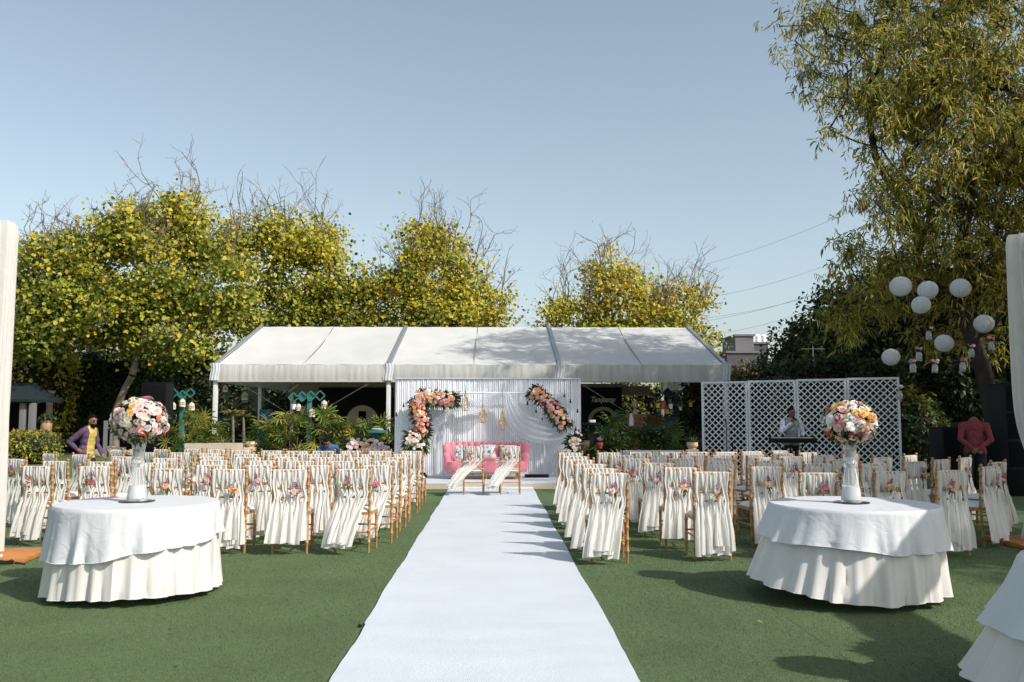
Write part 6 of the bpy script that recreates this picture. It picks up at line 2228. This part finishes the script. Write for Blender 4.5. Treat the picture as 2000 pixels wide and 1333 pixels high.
# ================================================================== LANTERNS AND JARS
for i, (px, py, Y, rp, lab) in enumerate(((1759, 560, 17.5, 20.5, 'largest, topmost nearest the sky'), (1812, 567, 18.5, 19, 'middle of the top three'), (1799, 596, 18.3, 18, 'tucked just under the top row'),
                                          (1876, 563, 18.3, 19.5, 'top one against the dark branches'), (1922, 633, 18.5, 18.5, 'closest to the right pillar'), (1844, 671, 19.2, 17.5, 'low one above the glass jars'), (1740, 698, 19.5, 17, 'lowest, just above the lattice'))):
    p = at(px, py, Y); R = rp * Y / FPX
    t = empty('paper_lantern', p, 0, 'round white paper lantern, ' + lab, 'lantern', 'white paper lanterns hanging from the tree')
    b = MB()
    nr = 22
    prof = []
    for k in range(nr * 2 + 1):
        th = .16 + (PI - .32) * k / (nr * 2)
        rr = R * (1.0 if k % 2 == 0 else .955)
        prof.append((rr * math.sin(th) * 1.04, -rr * math.cos(th) * .97))
    tilt = Euler((rnd.uniform(-.25, .25), rnd.uniform(-.25, .25), 0)).to_matrix()
    b.lathe(prof, 40, cap=False, R=tilt)
    b.build('shade', M['paper'], t)
    b = MB(); b.tube([tilt @ Vector((R * .16 * math.cos(a), R * .16 * math.sin(a), R * .955)) for a in [2 * PI * k / 16 for k in range(16)]], .006, 5, close=True)
    b.build('wire_ring', M['cable'], t)
    b = MB(); b.tube([(0, 0, R * .9), (0, 0, R + 1.6)], .0012, 4); b.build('string', M['cable'], t)
for i, (px, py, Y, lab) in enumerate(((1814, 656, 18.4, 'top one left of the low lantern'), (1795, 697, 18.0, 'middle one below the low lantern'), (1783, 719, 17.6, 'with purple sprig, beside the lowest lantern'), (1880, 717, 17.6, 'clearest one, with two pink blooms'),
                                      (1826, 720, 18.6, 'faint one between two brighter jars'), (1897, 690, 18.8, 'faint one near the right pillar'), (1936, 676, 18.4, 'highest, nearest the right pillar'), (1757, 772, 18.9, 'at the lattice screen\'s outer edge'))):
    p = at(px, py, Y)
    t = empty('hanging_jar', p, 0, 'hanging glass flower jar, ' + lab, 'jar', 'glass flower jars hanging from the tree')
    b = MB(); b.lathe([(.001, -.09), (.055, -.09), (.06, -.07), (.06, .04), (.045, .07), (.045, .09), (.040, .09), (.040, .065), (.054, .03), (.054, -.075), (.001, -.08)], 16); b.build('glass', M['glass'], t)
    b = MB(); b.lathe([(.001, -.076), (.052, -.074), (.052, -.01), (.001, -.01)], 14); b.build('water', M['concrete'], t)
    for k in range(3):
        flower(t, 'rose', rnd.choice(['blush', 'coral', 'blush', 'lilac']), (rnd.uniform(-.07, .07), rnd.uniform(-.05, .02), .12 + rnd.uniform(0, .06)), (rnd.gauss(0, .6), -.8, .7), rnd.uniform(.024, .036))
    leaves_part(t, 'leaves', [(rnd.gauss(0, .02), 0, .08) for _ in range(8)], [(rnd.gauss(0, .8), rnd.gauss(0, .5), .6) for _ in range(8)], .09, .03, [M['leaf_green']])
    b = MB(); b.tube([(-.05, 0, .07), (0, 0, .3), (.05, 0, .07)], .0015, 4); b.tube([(0, 0, .3), (0, 0, 1.9)], .0012, 4); b.build('string', M['cable'], t)

# ================================================================== FAR BUILDINGS, WIRES, MAST
def block(px0, px1, pyt, Y, depth, m, label, parts=None):
    a, c = at(px0, pyt, Y), at(px1, pyt, Y)
    t = empty('concrete_building', ((a.x + c.x) / 2, Y, 0), 0, label, 'building')
    w = c.x - a.x
    b = MB(); b.box((0, depth / 2, a.z / 2), (w, depth, a.z)); b.build('wall', M[m], t, smooth=False)
    b = MB(); b.box((0, depth / 2, a.z + .11), (w + .3, depth + .3, .22)); b.build('parapet', M['concrete'], t, smooth=False)
    return t, w, a.z
t, w, z = block(1420, 1482, 690, 95, 8, 'concrete_dark', 'low grey concrete building beyond the tent')
for k in range(3):
    b = MB(); b.box((-w / 2 + w * (k + .6) / 3.2, -.06, z - 1.9), (.7, .12, 1.0)); b.build('window', M['window_dark'], t, smooth=False)
t, w, z = block(1436, 1472, 657, 104, 6, 'concrete', 'tall grey stair tower rising behind the low concrete building')
t, w, z = block(1472, 1500, 672, 106, 6, 'concrete_dark', 'dark grey block with white roof tanks beside the stair tower')
for k in range(3):
    b = MB(); b.lathe([(.001, z + .22), (.42, z + .22), (.45, z + .5), (.42, z + 1.1), (.2, z + 1.3), (.001, z + 1.32)], 14, (-.55 + .75 * k, 2, 0)); b.build('roof_tank', M['filler'], t)
t, w, z = block(1380, 1424, 690, 130, 8, 'house_pale', 'pale low building far behind the tent\'s right end')
for k in range(2):
    b = MB(); b.box((-w / 4 + w / 2 * k, -.06, z - 1.9), (.9, .12, 1.1)); b.build('window', M['window_dark'], t, smooth=False)
# pale house behind the left trees
Yh = 47.0
a, c = at(-40, 560, Yh), at(360, 560, Yh)
t = empty('pale_house', ((a.x + c.x) / 2, Yh, 0), 0, 'pale plastered house glimpsed through the left trees', 'house')
w = c.x - a.x
b = MB(); b.box((0, 3, 3.6), (w, 6, 7.2)); b.build('wall', M['house_pale'], t, smooth=False)
b = MB(); b.box((0, 2.9, 7.35), (w + .5, 6.5, .3)); b.build('roof_slab', M['cream'], t, smooth=False)
for fl in (1.9, 5.0):
    for k in range(6):
        x = -w / 2 + w * (k + .5) / 6
        b = MB(); b.box((x, -.03, fl), (.95, .10, 1.3)); wn = b.build('window', M['window_dark'], t, smooth=False)
        b = MB(); b.box((x, -.10, fl - .72), (1.2, .2, .1)); b.build('sill', M['cream'], wn, smooth=False)
# overhead wires
for i, (y0, y1) in enumerate(((575, 500), (620, 548), (614, 556), (650, 578), (670, 604), (705, 622))):
    a, c = at(1375, y0 + 8, 62), at(1720, y1 - 22, 44)
    pts = [a.lerp(c, k / 12) + Vector((0, 0, -.35 * math.sin(PI * k / 12))) for k in range(13)]
    b = MB(); b.tube(pts, .007, 4)
    tag(b.build('overhead_wire', M['cable']), f'thin overhead power wire, {ORD[i]} from the top, right of the tent', 'wire', 'overhead power wires')
a, c = at(1360, 522, 66), at(1720, 388, 48)
b = MB(); b.tube([a.lerp(c, k / 10) + Vector((0, 0, -.3 * math.sin(PI * k / 10))) for k in range(11)], .007, 4)
tag(b.build('overhead_wire', M['cable']), 'faintest overhead wire, high above the others', 'wire', 'overhead power wires')
p = at(1588, 682, 27)
t = empty('aerial_mast', (p.x, 27, 0), 0, 'thin pale aerial mast with crossbar behind the lattice', 'mast')
b = MB(); b.tube([(0, 0, 0), (0, 0, p.z + .08)], .022, 8); b.build('pole', M['post_white'], t)
b = MB(); b.tube([(-.36, 0, p.z), (.36, 0, p.z)], .014, 6); b.build('crossbar', M['post_white'], t)

# ---- litter on the turf
for k, (x, y) in enumerate(((1.95, 6.6), (-1.9, 5.6), (-1.3, 6.9), (2.4, 8.2), (-2.2, 6.4), (1.5, 6.0))):
    P = np.array([[x, y, .018]]); a = rnd.uniform(0, 6)
    me = leaf_mesh('fallen_leaf', P, np.array([[math.cos(a), math.sin(a), .15]]), np.array([[0, 0, 1.0]]), np.array([.05]), np.array([.025]), [M['kyg'] if k == 0 else M['hedge_c']], np.array([0]), .2, .0)
    tag(link('fallen_leaf', me), ['yellow-green fallen leaf on the turf before the half-shaded table', 'dry fallen leaf on the turf at lower left', 'dry fallen leaf close to the carpet\'s left edge', 'dry fallen leaf near the half-shaded table', 'dry fallen leaf in front of the left table', 'dry fallen leaf close to the carpet\'s right edge'][k], 'leaf', 'fallen leaves on the turf')
